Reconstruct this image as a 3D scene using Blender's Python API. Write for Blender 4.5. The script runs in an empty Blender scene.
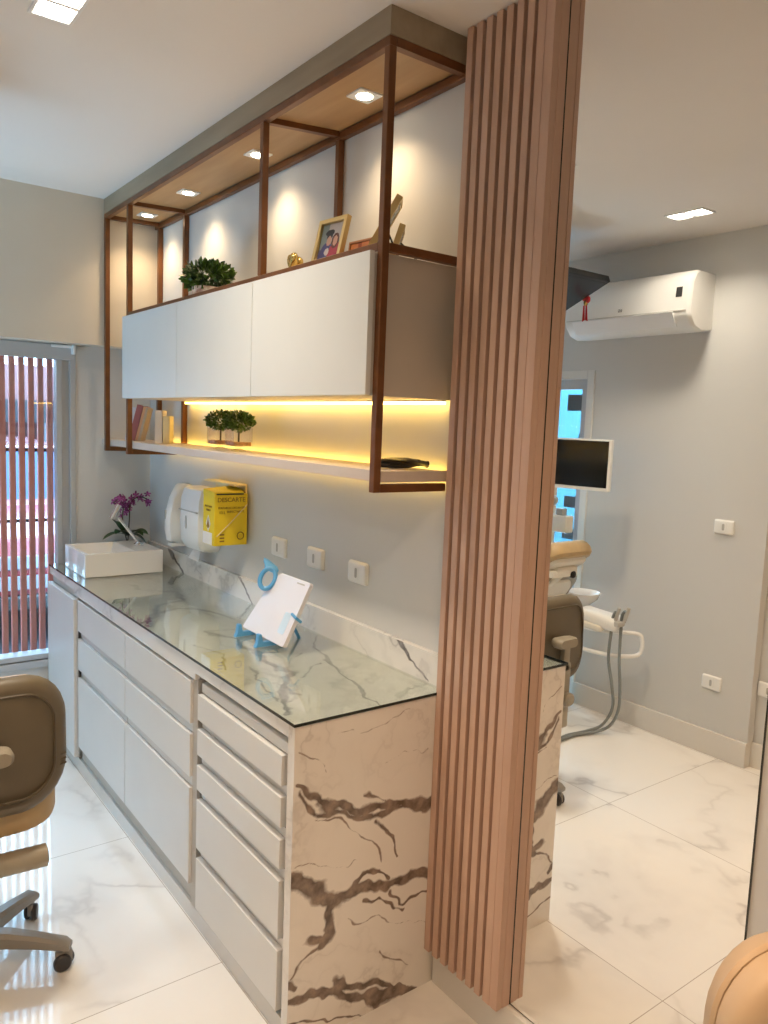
import bpy, bmesh, math, random
import numpy as np
from mathutils import Vector, Matrix
PI = math.pi
S = bpy.context.scene
COL = S.collection
random.seed(7)

# ------------------------------------------------------------------ camera
cam = bpy.data.cameras.new('camera'); co = bpy.data.objects.new('camera', cam); COL.objects.link(co)
yaw, pitch, roll = 0.928, -0.1107, 0.039
fw = Vector((-math.sin(yaw)*math.cos(pitch), math.cos(yaw)*math.cos(pitch), math.sin(pitch)))
rt = fw.cross(Vector((0, 0, 1))).normalized(); up = rt.cross(fw)
r2 = rt*math.cos(roll)+up*math.sin(roll); u2 = -rt*math.sin(roll)+up*math.cos(roll)
M = Matrix((r2, u2, -fw)).transposed().to_4x4(); M.translation = (1.6261, -1.4851, 1.6629)
co.matrix_world = M
cam.sensor_fit = 'HORIZONTAL'; cam.sensor_width = 36; cam.lens = 36*775.66/768
cam.clip_start = .02; cam.clip_end = 200
S.camera = co

# ------------------------------------------------------------------ colour management, world, lights
S.view_settings.view_transform = 'Standard'; S.view_settings.look = 'None'
S.view_settings.gamma = 1; S.view_settings.use_curve_mapping = False
S.view_settings.exposure = 0.15
W = bpy.data.worlds.new('sky'); S.world = W; W.use_nodes = True
wb = W.node_tree.nodes['Background']
wb.inputs[0].default_value = (.40, .69, 1.0, 1); wb.inputs[1].default_value = 17.0

WARM = (1, .66, .40); NEUT = (1, .87, .70)
def area(name, loc, rot, sx, sy, power, color, spread=PI, portal=False):
    l = bpy.data.lights.new(name, 'AREA'); l.shape = 'RECTANGLE'; l.size = sx; l.size_y = sy
    l.energy = power; l.color = color; l.spread = spread
    if portal: l.cycles.is_portal = True
    o = bpy.data.objects.new(name, l); COL.objects.link(o); o.location = loc; o.rotation_euler = rot
    return o
area('window_portal', (-2.60, -1.3, 1.18), (0, -PI/2, 0), 1.6, 1.9, 1, (1, 1, 1), portal=True)
area('door_portal', (-1.82, -2.44, 1.0), (PI/2, 0, 0), .9, 2.0, 1, (1, 1, 1), portal=True)
LAMP_POWER = 11

# ------------------------------------------------------------------ materials
def mat(name, color=(.8, .8, .8), rough=.5, metal=0, spec=.5, emit=None, estr=0, trans=0, coat=0, alpha=1):
    m = bpy.data.materials.new(name); m.use_nodes = True
    b = m.node_tree.nodes['Principled BSDF']
    b.inputs['Base Color'].default_value = (*color, 1); b.inputs['Roughness'].default_value = rough
    b.inputs['Metallic'].default_value = metal; b.inputs['Specular IOR Level'].default_value = spec
    b.inputs['Transmission Weight'].default_value = trans; b.inputs['Coat Weight'].default_value = coat
    if emit: b.inputs['Emission Color'].default_value = (*emit, 1); b.inputs['Emission Strength'].default_value = estr
    return m
def N(m, t, **k):
    n = m.node_tree.nodes.new(t)
    for a, v in k.items(): setattr(n, a, v)
    return n
def L(m, a, b): m.node_tree.links.new(a, b)
def bsdf(m): return m.node_tree.nodes['Principled BSDF']
def math_n(m, op, a, b=None, clamp=False):
    n = N(m, 'ShaderNodeMath', operation=op, use_clamp=clamp)
    for i, v in enumerate((a, b)):
        if v is None: continue
        if isinstance(v, (int, float)): n.inputs[i].default_value = v
        else: L(m, v, n.inputs[i])
    return n.outputs[0]
def noisy(m, c1, c2, scale=8, detail=4, stretch=(1, 1, 1), lo=.35, hi=.65, bump=0):
    tc = N(m, 'ShaderNodeTexCoord'); mp = N(m, 'ShaderNodeMapping'); mp.inputs['Scale'].default_value = stretch
    nz = N(m, 'ShaderNodeTexNoise'); nz.inputs['Scale'].default_value = scale; nz.inputs['Detail'].default_value = detail
    cr = N(m, 'ShaderNodeValToRGB')
    cr.color_ramp.elements[0].position = lo; cr.color_ramp.elements[0].color = (*c1, 1)
    cr.color_ramp.elements[1].position = hi; cr.color_ramp.elements[1].color = (*c2, 1)
    L(m, tc.outputs['Object'], mp.inputs[0]); L(m, mp.outputs[0], nz.inputs['Vector']); L(m, nz.outputs['Fac'], cr.inputs[0])
    L(m, cr.outputs[0], bsdf(m).inputs['Base Color'])
    if bump:
        bp = N(m, 'ShaderNodeBump'); bp.inputs['Strength'].default_value = bump; bp.inputs['Distance'].default_value = .002
        L(m, nz.outputs['Fac'], bp.inputs['Height']); L(m, bp.outputs[0], bsdf(m).inputs['Normal'])
    return m
def pm(name, c, rough=.5, metal=0, var=.04, scale=6, **k):       # plain material with a faint procedural variation
    m = mat(name, c, rough, metal, **k)
    return noisy(m, tuple(max(0, x*(1-var)) for x in c), tuple(min(1, x*(1+var)) for x in c), scale, 3)
def wood(name, c1, c2, stretch, rough=.5, scale=5, bump=.0):
    m = mat(name, c1, rough); return noisy(m, c1, c2, scale, 7, stretch, .3, .7, bump)

def marble(name, base, vein_c, faint=.35, grout=False, rough=.08, base2=None, warm=None, vscale=1.0, attr=False):
    m = mat(name, base, rough, spec=.5)
    tc = N(m, 'ShaderNodeTexCoord'); geo = N(m, 'ShaderNodeNewGeometry')
    pos = geo.outputs['Position']
    vec = pos
    if grout:      # each tile samples a different piece of stone
        sp = N(m, 'ShaderNodeSeparateXYZ'); L(m, pos, sp.inputs[0])
        gx = math_n(m, 'DIVIDE', math_n(m, 'ADD', sp.outputs[0], .42+8.7), .87)
        gy = math_n(m, 'DIVIDE', math_n(m, 'ADD', sp.outputs[1], .51+8.9), .89)
        ix = math_n(m, 'FLOOR', gx); iy = math_n(m, 'FLOOR', gy)
        off = N(m, 'ShaderNodeCombineXYZ'); L(m, math_n(m, 'MULTIPLY', ix, 3.37), off.inputs[0]); L(m, math_n(m, 'MULTIPLY', iy, 5.11), off.inputs[1])
        ad = N(m, 'ShaderNodeVectorMath', operation='ADD'); L(m, pos, ad.inputs[0]); L(m, off.outputs[0], ad.inputs[1]); vec = ad.outputs[0]
    wn = N(m, 'ShaderNodeTexNoise'); wn.inputs['Scale'].default_value = 1.6*vscale; wn.inputs['Detail'].default_value = 5; L(m, vec, wn.inputs['Vector'])
    mx = N(m, 'ShaderNodeVectorMath', operation='MULTIPLY_ADD'); L(m, wn.outputs['Color'], mx.inputs[0]); mx.inputs[1].default_value = (.9, .9, .9); L(m, vec, mx.inputs[2])
    vn = N(m, 'ShaderNodeTexNoise'); vn.inputs['Scale'].default_value = 1.7*vscale; vn.inputs['Detail'].default_value = 3; vn.inputs['Roughness'].default_value = .45; L(m, mx.outputs[0], vn.inputs['Vector'])
    d = math_n(m, 'ABSOLUTE', math_n(m, 'SUBTRACT', vn.outputs['Fac'], .5))
    line = math_n(m, 'SUBTRACT', 1, math_n(m, 'MULTIPLY', d, 38), True)
    soft = math_n(m, 'SUBTRACT', 1, math_n(m, 'MULTIPLY', d, 9), True)
    mask = N(m, 'ShaderNodeTexNoise'); mask.inputs['Scale'].default_value = 1.1*vscale; L(m, vec, mask.inputs['Vector'])
    mk = math_n(m, 'MULTIPLY', math_n(m, 'SUBTRACT', mask.outputs['Fac'], .42), 5, True)
    v = math_n(m, 'MULTIPLY', math_n(m, 'ADD', math_n(m, 'MULTIPLY', line, .6), math_n(m, 'MULTIPLY', soft, .35)), mk)
    v = math_n(m, 'MULTIPLY', v, faint, True)
    mix = N(m, 'ShaderNodeMix', data_type='RGBA'); L(m, v, mix.inputs['Factor'])
    mix.inputs['A'].default_value = (*base, 1); mix.inputs['B'].default_value = (*vein_c, 1)
    out = mix.outputs['Result']
    if attr:
        at = N(m, 'ShaderNodeAttribute'); at.attribute_name = 'vein'
        fn = N(m, 'ShaderNodeTexNoise'); fn.inputs['Scale'].default_value = 26; fn.inputs['Detail'].default_value = 8; L(m, pos, fn.inputs['Vector'])
        vc = N(m, 'ShaderNodeValToRGB'); vc.color_ramp.elements[0].position = .38; vc.color_ramp.elements[1].position = .68
        vc.color_ramp.elements[0].color = (*[x*.55 for x in vein_c], 1); vc.color_ramp.elements[1].color = (*[min(1, x*1.5) for x in vein_c], 1)
        L(m, fn.outputs['Fac'], vc.inputs[0])
        edge = math_n(m, 'ADD', at.outputs['Fac'], math_n(m, 'MULTIPLY', math_n(m, 'SUBTRACT', fn.outputs['Fac'], .5), 1.1))
        f = math_n(m, 'MULTIPLY', math_n(m, 'SUBTRACT', edge, .35), 3.2, True)
        mix2 = N(m, 'ShaderNodeMix', data_type='RGBA'); L(m, f, mix2.inputs['Factor']); L(m, out, mix2.inputs['A']); L(m, vc.outputs[0], mix2.inputs['B'])
        out = mix2.outputs['Result']
    if grout:
        fx = math_n(m, 'SUBTRACT', gx, ix); fy = math_n(m, 'SUBTRACT', gy, iy)
        def edge1(f, w): return math_n(m, 'ADD', math_n(m, 'LESS_THAN', f, w), math_n(m, 'GREATER_THAN', f, 1-w))
        g = math_n(m, 'ADD', edge1(fx, .0016), edge1(fy, .0016), True)
        mix3 = N(m, 'ShaderNodeMix', data_type='RGBA'); L(m, g, mix3.inputs['Factor']); L(m, out, mix3.inputs['A']); mix3.inputs['B'].default_value = (.42, .38, .33, 1)
        out = mix3.outputs['Result']
    L(m, out, bsdf(m).inputs['Base Color'])
    return m
def thin_glass(name, tint, refl=1.0, rough=0.0):
    m = bpy.data.materials.new(name); m.use_nodes = True; nt = m.node_tree; nt.nodes.clear()
    o = nt.nodes.new('ShaderNodeOutputMaterial'); t = nt.nodes.new('ShaderNodeBsdfTransparent'); g = nt.nodes.new('ShaderNodeBsdfGlossy')
    g.inputs['Roughness'].default_value = rough; t.inputs[0].default_value = (*tint, 1)
    fr = nt.nodes.new('ShaderNodeLayerWeight'); fr.inputs[0].default_value = .5
    pw = nt.nodes.new('ShaderNodeMath'); pw.operation = 'POWER'; pw.inputs[1].default_value = 5
    ma = nt.nodes.new('ShaderNodeMath'); ma.operation = 'MULTIPLY_ADD'; ma.inputs[1].default_value = .96; ma.inputs[2].default_value = .04
    nt.links.new(fr.outputs['Facing'], pw.inputs[0]); nt.links.new(pw.outputs[0], ma.inputs[0])
    ml = nt.nodes.new('ShaderNodeMath'); ml.operation = 'MULTIPLY'; ml.inputs[1].default_value = refl; ml.use_clamp = True
    mx = nt.nodes.new('ShaderNodeMixShader')
    nt.links.new(ma.outputs[0], ml.inputs[0]); nt.links.new(ml.outputs[0], mx.inputs[0]); nt.links.new(t.outputs[0], mx.inputs[1]); nt.links.new(g.outputs[0], mx.inputs[2]); nt.links.new(mx.outputs[0], o.inputs[0])
    return m
m_wall = pm('wall_paint', (.61, .612, .60), .55, var=.015, scale=2)
m_ceil = pm('ceiling_paint', (.80, .76, .715), .8, var=.01, scale=2)
m_floor = marble('porcelain_floor', (.82, .80, .76), (.40, .37, .35), faint=.6, grout=True, rough=.06)
m_stone = marble('veined_marble_warm_lit', (.80, .76, .70), (.22, .165, .13), faint=.30, rough=.12, vscale=2.2, attr=True)  # same marble as the top, warm light on the end put into its base
m_stoneg = marble('veined_marble_grey', (.80, .79, .76), (.30, .29, .29), faint=.55, rough=.10, vscale=2.0, attr=True)
m_base = marble('skirting_stone', (.70, .68, .64), (.45, .42, .39), faint=.45, rough=.2)
m_slat = wood('rosy_wood', (.50, .325, .24), (.57, .385, .29), (9, 9, .35), .42, 3)
m_slatgap = pm('rosy_wood_gap_shade', (.17, .085, .05), .6)  # slat wood darkened, shade between the slats put into the colour
m_canopy = wood('oak_veneer', (.27, .215, .145), (.36, .29, .20), (.6, 5, 5), .55, 3)
m_soffit = wood('oak_soffit', (.39, .235, .105), (.48, .30, .145), (.8, 7, 5), .5, 3)
m_metal = pm('corten_brown_metal', (.165, .062, .018), .38, .25, var=.12, scale=20)
m_white = pm('white_laminate', (.72, .715, .69), .35, var=.01)
m_cab = pm('matt_white_laminate', (.70, .70, .67), .45, var=.01)
m_carc = pm('cabinet_carcass_shaded', (.50, .47, .42), .5, var=.02)  # darker than the fronts, recess shade put into the colour
m_alu = pm('aluminium_profile', (.62, .60, .57), .35, .6)
m_dark = pm('dark_slot', (.02, .02, .02), .6)
m_shelf = wood('pale_shelf_laminate', (.60, .51, .44), (.66, .57, .49), (1, 6, 6), .45, 4)
m_ceramic = pm('white_ceramic', (.82, .80, .77), .08, var=.005)
m_chrome = mat('chrome', (.9, .9, .9), .08, 1)
m_plast = pm('white_plastic', (.82, .82, .80), .3, var=.01)
m_plgrey = pm('grey_plastic', (.45, .44, .41), .4, var=.02)
m_led = mat('led_diffuser', (1, .8, .4), .5, emit=(1, .62, .14), estr=13)
m_ledwarm = mat('spot_face', (1, .9, .7), .5, emit=(1, .86, .62), estr=22)
m_lampface = mat('lamp_face', (1, 1, 1), .5, emit=(1, .95, .86), estr=10)
m_mirror = mat('silvered_glass', (.93, .93, .91), .0, 1)
m_edge = pm('dark_glass_edge', (.02, .025, .022), .2)
m_glass = thin_glass('clear_glass', (.97, .99, .98), 1.0)
m_topglass = thin_glass('worktop_glass', (.955, .975, .95), 1.5)
m_acrylic = thin_glass('clear_acrylic', (.96, .95, .96), 1.6, .02)
m_taupe = pm('taupe_shell', (.122, .098, .062), .42, var=.04)
m_taupe2 = pm('taupe_plastic', (.30, .265, .20), .4, var=.03)
m_groove = pm('dark_taupe_groove', (.075, .055, .03), .5)
m_tan = pm('tan_upholstery', (.47, .33, .165), .42, var=.06, scale=14)
m_tanl = pm('beige_upholstery', (.54, .40, .26), .5, var=.03, scale=10)
m_basegrey = pm('grey_base_plastic', (.26, .24, .21), .4, var=.03)
m_wheel = pm('dark_wheel', (.035, .03, .03), .35)
m_leaf = noisy(mat('leaf', (.1, .2, .04), .45), (.035, .09, .015), (.13, .25, .05), 30, 2)
m_leafd = noisy(mat('orchid_leaf', (.04, .1, .03), .35), (.015, .05, .015), (.05, .12, .03), 12, 2)
m_petal = noisy(mat('magenta_petal', (.3, .03, .2), .5), (.16, .015, .12), (.45, .09, .33), 50, 2)
m_stem = pm('stem', (.07, .06, .03), .5)
m_pot = pm('ceramic_pot', (.62, .54, .47), .4, var=.1, scale=40)
m_soil = pm('copper_pebbles', (.55, .28, .14), .5, var=.3, scale=120)
m_gold = pm('gold', (.70, .50, .16), .22, .9, var=.05)
m_goldf = pm('gold_frame_paint', (.62, .46, .20), .35, .5, var=.06)
m_yellow = pm('yellow_card', (.80, .60, .02), .55, var=.04, scale=10)
m_yellowp = pm('pale_yellow_plastic', (.85, .72, .40), .4, var=.03)
m_brownink = pm('brown_print', (.25, .14, .01), .6)
m_black = pm('black_plastic', (.012, .012, .012), .25)
m_screen = mat('black_screen', (.004, .004, .004), .08)
m_tvscreen = pm('grey_screen', (.02, .022, .025), .25)
m_blue = pm('light_blue_plastic', (.10, .38, .72), .28, var=.05, spec=.6)
m_red = pm('red_ribbon', (.55, .015, .02), .4, var=.1, scale=30)
m_hose = pm('grey_hose', (.20, .215, .21), .45)
m_creamp = pm('cream_plastic', (.76, .72, .63), .3, var=.02)
m_terra = pm('terracotta_slat_paint', (.56, .20, .165), .5, var=.05)
m_frame = pm('grey_aluminium_frame', (.50, .52, .54), .4, .3, var=.02)
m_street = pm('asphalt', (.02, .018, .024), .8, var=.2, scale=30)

# ------------------------------------------------------------------ mesh helpers
class MB:
    def __init__(s): s.b = bmesh.new()
    def box(s, x0, x1, y0, y1, z0, z1, bev=0, seg=2, rot=None):
        vs = [s.b.verts.new((x, y, z)) for x in (x0, x1) for y in (y0, y1) for z in (z0, z1)]
        q = [(0, 1, 3, 2), (4, 6, 7, 5), (0, 4, 5, 1), (2, 3, 7, 6), (0, 2, 6, 4), (1, 5, 7, 3)]
        fs = [s.b.faces.new([vs[i] for i in f]) for f in q]
        if bev:
            es = list({e for f in fs for e in f.edges})
            r = bmesh.ops.bevel(s.b, geom=es, offset=bev, segments=seg, affect='EDGES', profile=.5)
            vs = list({v for f in r['faces'] for v in f.verts} | {v for v in vs if v.is_valid})
        if rot is not None: bmesh.ops.transform(s.b, matrix=rot, verts=vs)
        return s
    def tube(s, pts, r, n=10, cap=True, closed=False):
        pts = [Vector(p) for p in pts]; K = len(pts); rs = r if isinstance(r, (list, tuple)) else [r]*K
        rings = []; prev = None
        for i, p in enumerate(pts):
            if closed: t = pts[(i+1) % K]-pts[i-1]
            else: t = pts[min(i+1, K-1)]-pts[max(i-1, 0)]
            t.normalize()
            if prev is None:
                a = Vector((0, 0, 1)) if abs(t.z) < .9 else Vector((1, 0, 0)); u = t.cross(a).normalized()
            else: u = (prev-t*prev.dot(t)).normalized()
            prev = u; v = t.cross(u)
            rings.append([s.b.verts.new(p+(u*math.cos(2*PI*k/n)+v*math.sin(2*PI*k/n))*rs[i]) for k in range(n)])
        R = K if closed else K-1
        for i in range(R):
            a, b = rings[i], rings[(i+1) % K]
            for k in range(n): s.b.faces.new([a[k], a[(k+1) % n], b[(k+1) % n], b[k]])
        if cap and not closed: s.b.faces.new(list(reversed(rings[0]))); s.b.faces.new(rings[-1])
        return s
    def lathe(s, prof, c=(0, 0, 0), n=24, axis='z', M=None, capb=True, capt=True):
        rings = []; new = []
        for r, h in prof:
            ring = []
            for k in range(n):
                a = 2*PI*k/n; x, y = r*math.cos(a), r*math.sin(a)
                p = {'z': (x, y, h), 'y': (x, h, y), 'x': (h, x, y)}[axis]
                ring.append(s.b.verts.new(Vector(p)+Vector(c)))
            rings.append(ring); new += ring
        for a, b in zip(rings, rings[1:]):
            for k in range(n): s.b.faces.new([a[k], a[(k+1) % n], b[(k+1) % n], b[k]])
        if capb: s.b.faces.new(list(reversed(rings[0])))
        if capt: s.b.faces.new(rings[-1])
        if M is not None: bmesh.ops.transform(s.b, matrix=M, verts=new)
        return s
    def loft(s, rings, cap=True, closed=True):
        R = [[s.b.verts.new(p) for p in r] for r in rings]; n = len(R[0])
        for a, b in zip(R, R[1:]):
            for k in range(n if closed else n-1): s.b.faces.new([a[k], a[(k+1) % n], b[(k+1) % n], b[k]])
        if cap: s.b.faces.new(list(reversed(R[0]))); s.b.faces.new(R[-1])
        return s
    def prism(s, poly, a, b, f):      # poly 2D points; f(u, v, w) -> 3D
        return s.loft([[f(u, v, a) for u, v in poly], [f(u, v, b) for u, v in poly]])
    def ball(s, c, r, n=12, sc=(1, 1, 1), M=None):
        Mx = Matrix.Translation(c) @ (M or Matrix()) @ Matrix.Diagonal((*[r*k for k in sc], 1))
        bmesh.ops.create_uvsphere(s.b, u_segments=n, v_segments=max(6, n//2+2), radius=1, matrix=Mx); return s
    def build(s, name, m, parent=None, smooth=False, label=None, bevel=0):
        bmesh.ops.recalc_face_normals(s.b, faces=s.b.faces)
        me = bpy.data.meshes.new(name); s.b.to_mesh(me); s.b.free(); me.materials.append(m)
        if smooth:
            me.shade_smooth(); me.set_sharp_from_angle(angle=math.radians(38))
        o = bpy.data.objects.new(name, me); COL.objects.link(o)
        if parent is not None:
            # vertices are written in the frame of the top-level thing's own Empty (local) unless world=True
            o.parent = parent
        if label: o['label'] = label
        if bevel:
            bv = o.modifiers.new('bevel', 'BEVEL'); bv.width = bevel; bv.segments = 2; bv.limit_method = 'ANGLE'
        return o
def tag(o, label=None, cat=None, group=None, kind=None):
    if label: o['label'] = label
    if cat: o['category'] = cat
    if group: o['group'] = group
    if kind: o['kind'] = kind
    return o
def thing(name, loc, label, cat, group=None, rz=0):
    o = bpy.data.objects.new(name, None); COL.objects.link(o); o.location = loc; o.rotation_euler = (0, 0, rz)
    o.empty_display_size = .05
    return tag(o, label, cat, group)
def W2L(o, root):                     # mesh written in world space -> local to an unrotated root
    o.data.transform(Matrix.Translation(-Vector(root.location))); return o
def wp(mb, name, m, root, **k):       # world-space part of a thing
    return W2L(mb.build(name, m, root, **k), root)
def struct(name, mb, m, **k): return tag(mb.build(name, m, **k), kind='structure')
def copy_tree(o, parent=None):
    c = o.copy(); COL.objects.link(c)
    if parent: c.parent = parent
    for ch in list(o.children): copy_tree(ch, c)
    return c
def rrect(hw, hh, r, n=6):
    r = min(r, hw*.999, hh*.999); pts = []
    for cx, cy, a0 in ((hw-r, hh-r, 0), (-hw+r, hh-r, PI/2), (-hw+r, -hh+r, PI), (hw-r, -hh+r, 1.5*PI)):
        for k in range(n+1):
            a = a0+PI/2*k/n; pts.append((cx+r*math.cos(a), cy+r*math.sin(a)))
    return pts
def pad(mb, c, U, V, hw, hh, r, layers, bend=0, n=7):    # stacked rounded rectangles: layers = (offset along U x V, inset)
    c, U, V = Vector(c), Vector(U).normalized(), Vector(V).normalized(); Nn = U.cross(V)
    rings = []
    for off, ins in layers:
        rings.append([c+U*x+V*y+Nn*(off+bend*(x/hw)**2) for x, y in rrect(hw-ins, hh-ins, max(r-ins, .004), n)])
    mb.loft(rings); return mb
def pillow(t, e=.3):                 # rounded layers across thickness t
    r = t*e; L_ = []
    for k in range(5): a = PI/2*k/4; L_.append((r-r*math.sin(a), r-r*math.sin(PI/2-a)))
    A = [(r*(1-math.cos(a)), r*(1-math.sin(a))) for a in [PI/2*k/4 for k in range(5)]]
    A2 = [(t-o, i) for o, i in reversed(A)]
    return [(0, r*1.8)]+A+A2+[(t, r*1.8)]
def spline(pts, n=8):
    P = [Vector(p) for p in pts]; out = []
    for i in range(len(P)-1):
        p0, p1, p2, p3 = P[max(i-1, 0)], P[i], P[i+1], P[min(i+2, len(P)-1)]
        for k in range(n):
            t = k/n
            out.append(.5*((2*p1)+(p2-p0)*t+(2*p0-5*p1+4*p2-p3)*t*t+(3*p1-p0-3*p2+p3)*t**3))
    out.append(P[-1]); return out
def text(body, size, M_, m, parent, name='lettering', ext=.0006, align='CENTER'):
    cu = bpy.data.curves.new(name, 'FONT'); cu.body = body; cu.size = size; cu.extrude = ext; cu.align_x = align; cu.align_y = 'CENTER'
    t = bpy.data.objects.new(name, cu); COL.objects.link(t)
    dg = bpy.context.evaluated_depsgraph_get(); me = bpy.data.meshes.new_from_object(t.evaluated_get(dg))
    bpy.data.objects.remove(t); me.transform(M_); me.materials.clear(); me.materials.append(m)
    o = bpy.data.objects.new(name, me); COL.objects.link(o); o.parent = parent; return o
def frame_M(origin, X, Y):           # local XY plane -> world
    X, Y = Vector(X).normalized(), Vector(Y).normalized(); Z = X.cross(Y)
    m_ = Matrix((X, Y, Z)).transposed().to_4x4(); m_.translation = origin; return m_

# a plate of stone whose main veins follow given lines (float attribute 'vein')
def vnoise(x, y, s, seed):
    rng = np.random.RandomState(seed); T = rng.rand(64, 64)
    xs, ys = x*s+100, y*s+100; xi, yi = np.floor(xs).astype(int), np.floor(ys).astype(int); fx, fy = xs-xi, ys-yi
    fx, fy = fx*fx*(3-2*fx), fy*fy*(3-2*fy); g = lambda a, b: T[a % 64, b % 64]
    return (g(xi, yi)*(1-fx)+g(xi+1, yi)*fx)*(1-fy)+(g(xi, yi+1)*(1-fx)+g(xi+1, yi+1)*fx)*fy
def vein_field(U, V, veins):
    wu = U+(vnoise(U, V, 14, 1)-.5)*.035+(vnoise(U, V, 45, 2)-.5)*.014
    wv = V+(vnoise(U, V, 14, 3)-.5)*.035+(vnoise(U, V, 45, 4)-.5)*.014
    F = np.zeros_like(U)
    for pts, w0, w1, s in veins:
        tot = len(pts)-1
        for i in range(tot):
            (ax, ay), (bx, by) = pts[i], pts[i+1]; dx, dy = bx-ax, by-ay; l2 = dx*dx+dy*dy+1e-9
            t = np.clip(((wu-ax)*dx+(wv-ay)*dy)/l2, 0, 1); d = np.hypot(wu-ax-t*dx, wv-ay-t*dy)
            w = w0+(w1-w0)*(i+t)/tot; w = w*(.7+1.2*vnoise(U, V, 9, 7))
            F = np.maximum(F, s*np.clip(1.15-d/w, 0, 1))
    return F
def stone_plate(name, m, parent, O, X, Y, w, h, nu, nv, veins):
    u = np.linspace(0, w, nu); v = np.linspace(0, h, nv); U, V = np.meshgrid(u, v)
    O, X, Y = Vector(O), Vector(X), Vector(Y)
    P = np.array(O)[None, None]+U[..., None]*np.array(X)+V[..., None]*np.array(Y)
    idx = np.arange(nu*nv).reshape(nv, nu)
    f = np.stack([idx[:-1, :-1], idx[:-1, 1:], idx[1:, 1:], idx[1:, :-1]], -1).reshape(-1, 4)
    me = bpy.data.meshes.new(name); me.from_pydata(P.reshape(-1, 3).tolist(), [], f.tolist())
    at = me.attributes.new('vein', 'FLOAT', 'POINT'); at.data.foreach_set('value', vein_field(U, V, veins).ravel().astype(np.float32))
    me.materials.append(m); o = bpy.data.objects.new(name, me); COL.objects.link(o); o.parent = parent
    return W2L(o, parent)
def picture(name, parent, Mx, w, h, nx, ny, fn):     # coloured print, colour per face
    me = bpy.data.meshes.new(name); V = [(x*w/nx-w/2, y*h/ny-h/2, 0) for y in range(ny+1) for x in range(nx+1)]
    Fc = [(y*(nx+1)+x, y*(nx+1)+x+1, (y+1)*(nx+1)+x+1, (y+1)*(nx+1)+x) for y in range(ny) for x in range(nx)]
    me.from_pydata(V, [], Fc); ca = me.color_attributes.new('print', 'FLOAT_COLOR', 'CORNER')
    cols = []
    for y in range(ny):
        for x in range(nx): cols += [(*fn((x+.5)/nx, (y+.5)/ny), 1)]*4
    ca.data.foreach_set('color', [c for q in cols for c in q])
    me.transform(Mx)
    m = bpy.data.materials.get('photo_print')
    if not m:
        m = mat('photo_print', (.5, .5, .5), .25); a = N(m, 'ShaderNodeAttribute'); a.attribute_name = 'print'; L(m, a.outputs['Color'], bsdf(m).inputs['Base Color'])
    me.materials.append(m); o = bpy.data.objects.new(name, me); COL.objects.link(o); o.parent = parent; return o

# ================================================================== ROOM SHELL
H, D = .90, .52; HC = 2.705; YO = -2.315; XL = -2.47; XR = 3.2
struct('floor', MB().box(XL-.05, XR+.1, YO-.15, .12, -.06, 0), m_floor)
struct('ceiling', MB().box(XL-.2, XR+.1, YO-.15, .12, HC, HC+.08), m_ceil)
struct('wall_back', MB().box(XL-.15, XR+.1, 0, .12, 0, HC), m_wall)
struct('wall_right', MB().box(XR, XR+.12, YO-.15, .12, 0, HC), m_wall)
# opposite wall with a doorway x -2.26..-1.42, z 0..2.0; recessed 5 cm to the right of x=-.28
wf = MB(); wf.box(-1.42, -.28, YO-.12, YO, 0, HC); wf.box(-2.26, -1.42, YO-.12, YO, 2.0, HC); wf.box(XL-.15, -2.26, YO-.12, YO, 0, HC); wf.box(-.28, XR+.1, YO-.17, YO-.055, 0, HC)
struct('wall_front', wf, m_wall)
# left wall: window opening y -2.15..-.40, z .42..2.0
wl = MB(); wl.box(XL-.12, XL, -.385, .12, 0, HC); wl.box(XL-.12, XL, YO-.15, -2.15, 0, HC); wl.box(XL-.12, XL, -2.15, -.385, 0, .38); wl.box(XL-.12, XL, -2.15, -.385, 2.0, HC)
struct('wall_left', wl, m_wall)
m_beam = pm('beam_paint', (.66, .60, .50), .6, var=.01)
struct('trim_1', MB().box(XL, -2.3555, YO, 0, 2.003, HC), m_beam)     # dropped beam above the window
struct('baseboard_front', MB().box(-1.39, -.28, YO, YO+.015, 0, .13, .002).box(-.28, XR, YO-.055, YO-.04, 0, .13, .002).box(-.2815, -.2785, YO-.04, YO+.015, 0, .13), m_base)
struct('baseboard_back', MB().box(.0045, 3.19, -.022, 0, 0, .118, .002), m_base)

# window in the left wall
wn = struct('window_1', MB().box(XL-.03, XL+.004, -2.15, -.385, 1.925, 1.998, .003)                       # header rail
     .box(XL-.06, XL-.004, -.475, -.448, .43, 1.93, .002).box(XL-.05, XL-.02, -.448, -.41, .43, 1.93).box(XL-.02, XL+.006, -.412, -.385, .40, 1.93, .002)
     .box(XL-.06, XL, -2.15, -2.10, .43, 1.93, .003).box(XL-.08, XL+.012, -2.15, -.385, .42, .447, .003).box(XL-.08, XL+.02, -2.15, -.385, .38, .415, .003)
     .box(XL-.055, XL-.03, -1.32, -1.28, .43, 1.93), m_frame)
gl = MB().box(XL-.047, XL-.043, -2.12, -.47, .447, 1.93).build('pane', m_glass, wn)
MB().box(XL+.002, XL+.02, -.50, -.40, 1.985, 1.998, .002).box(XL+.002, XL+.04, -.405, -.392, 1.955, 2.0, .003).build('blind_bracket', m_plast, wn)

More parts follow.
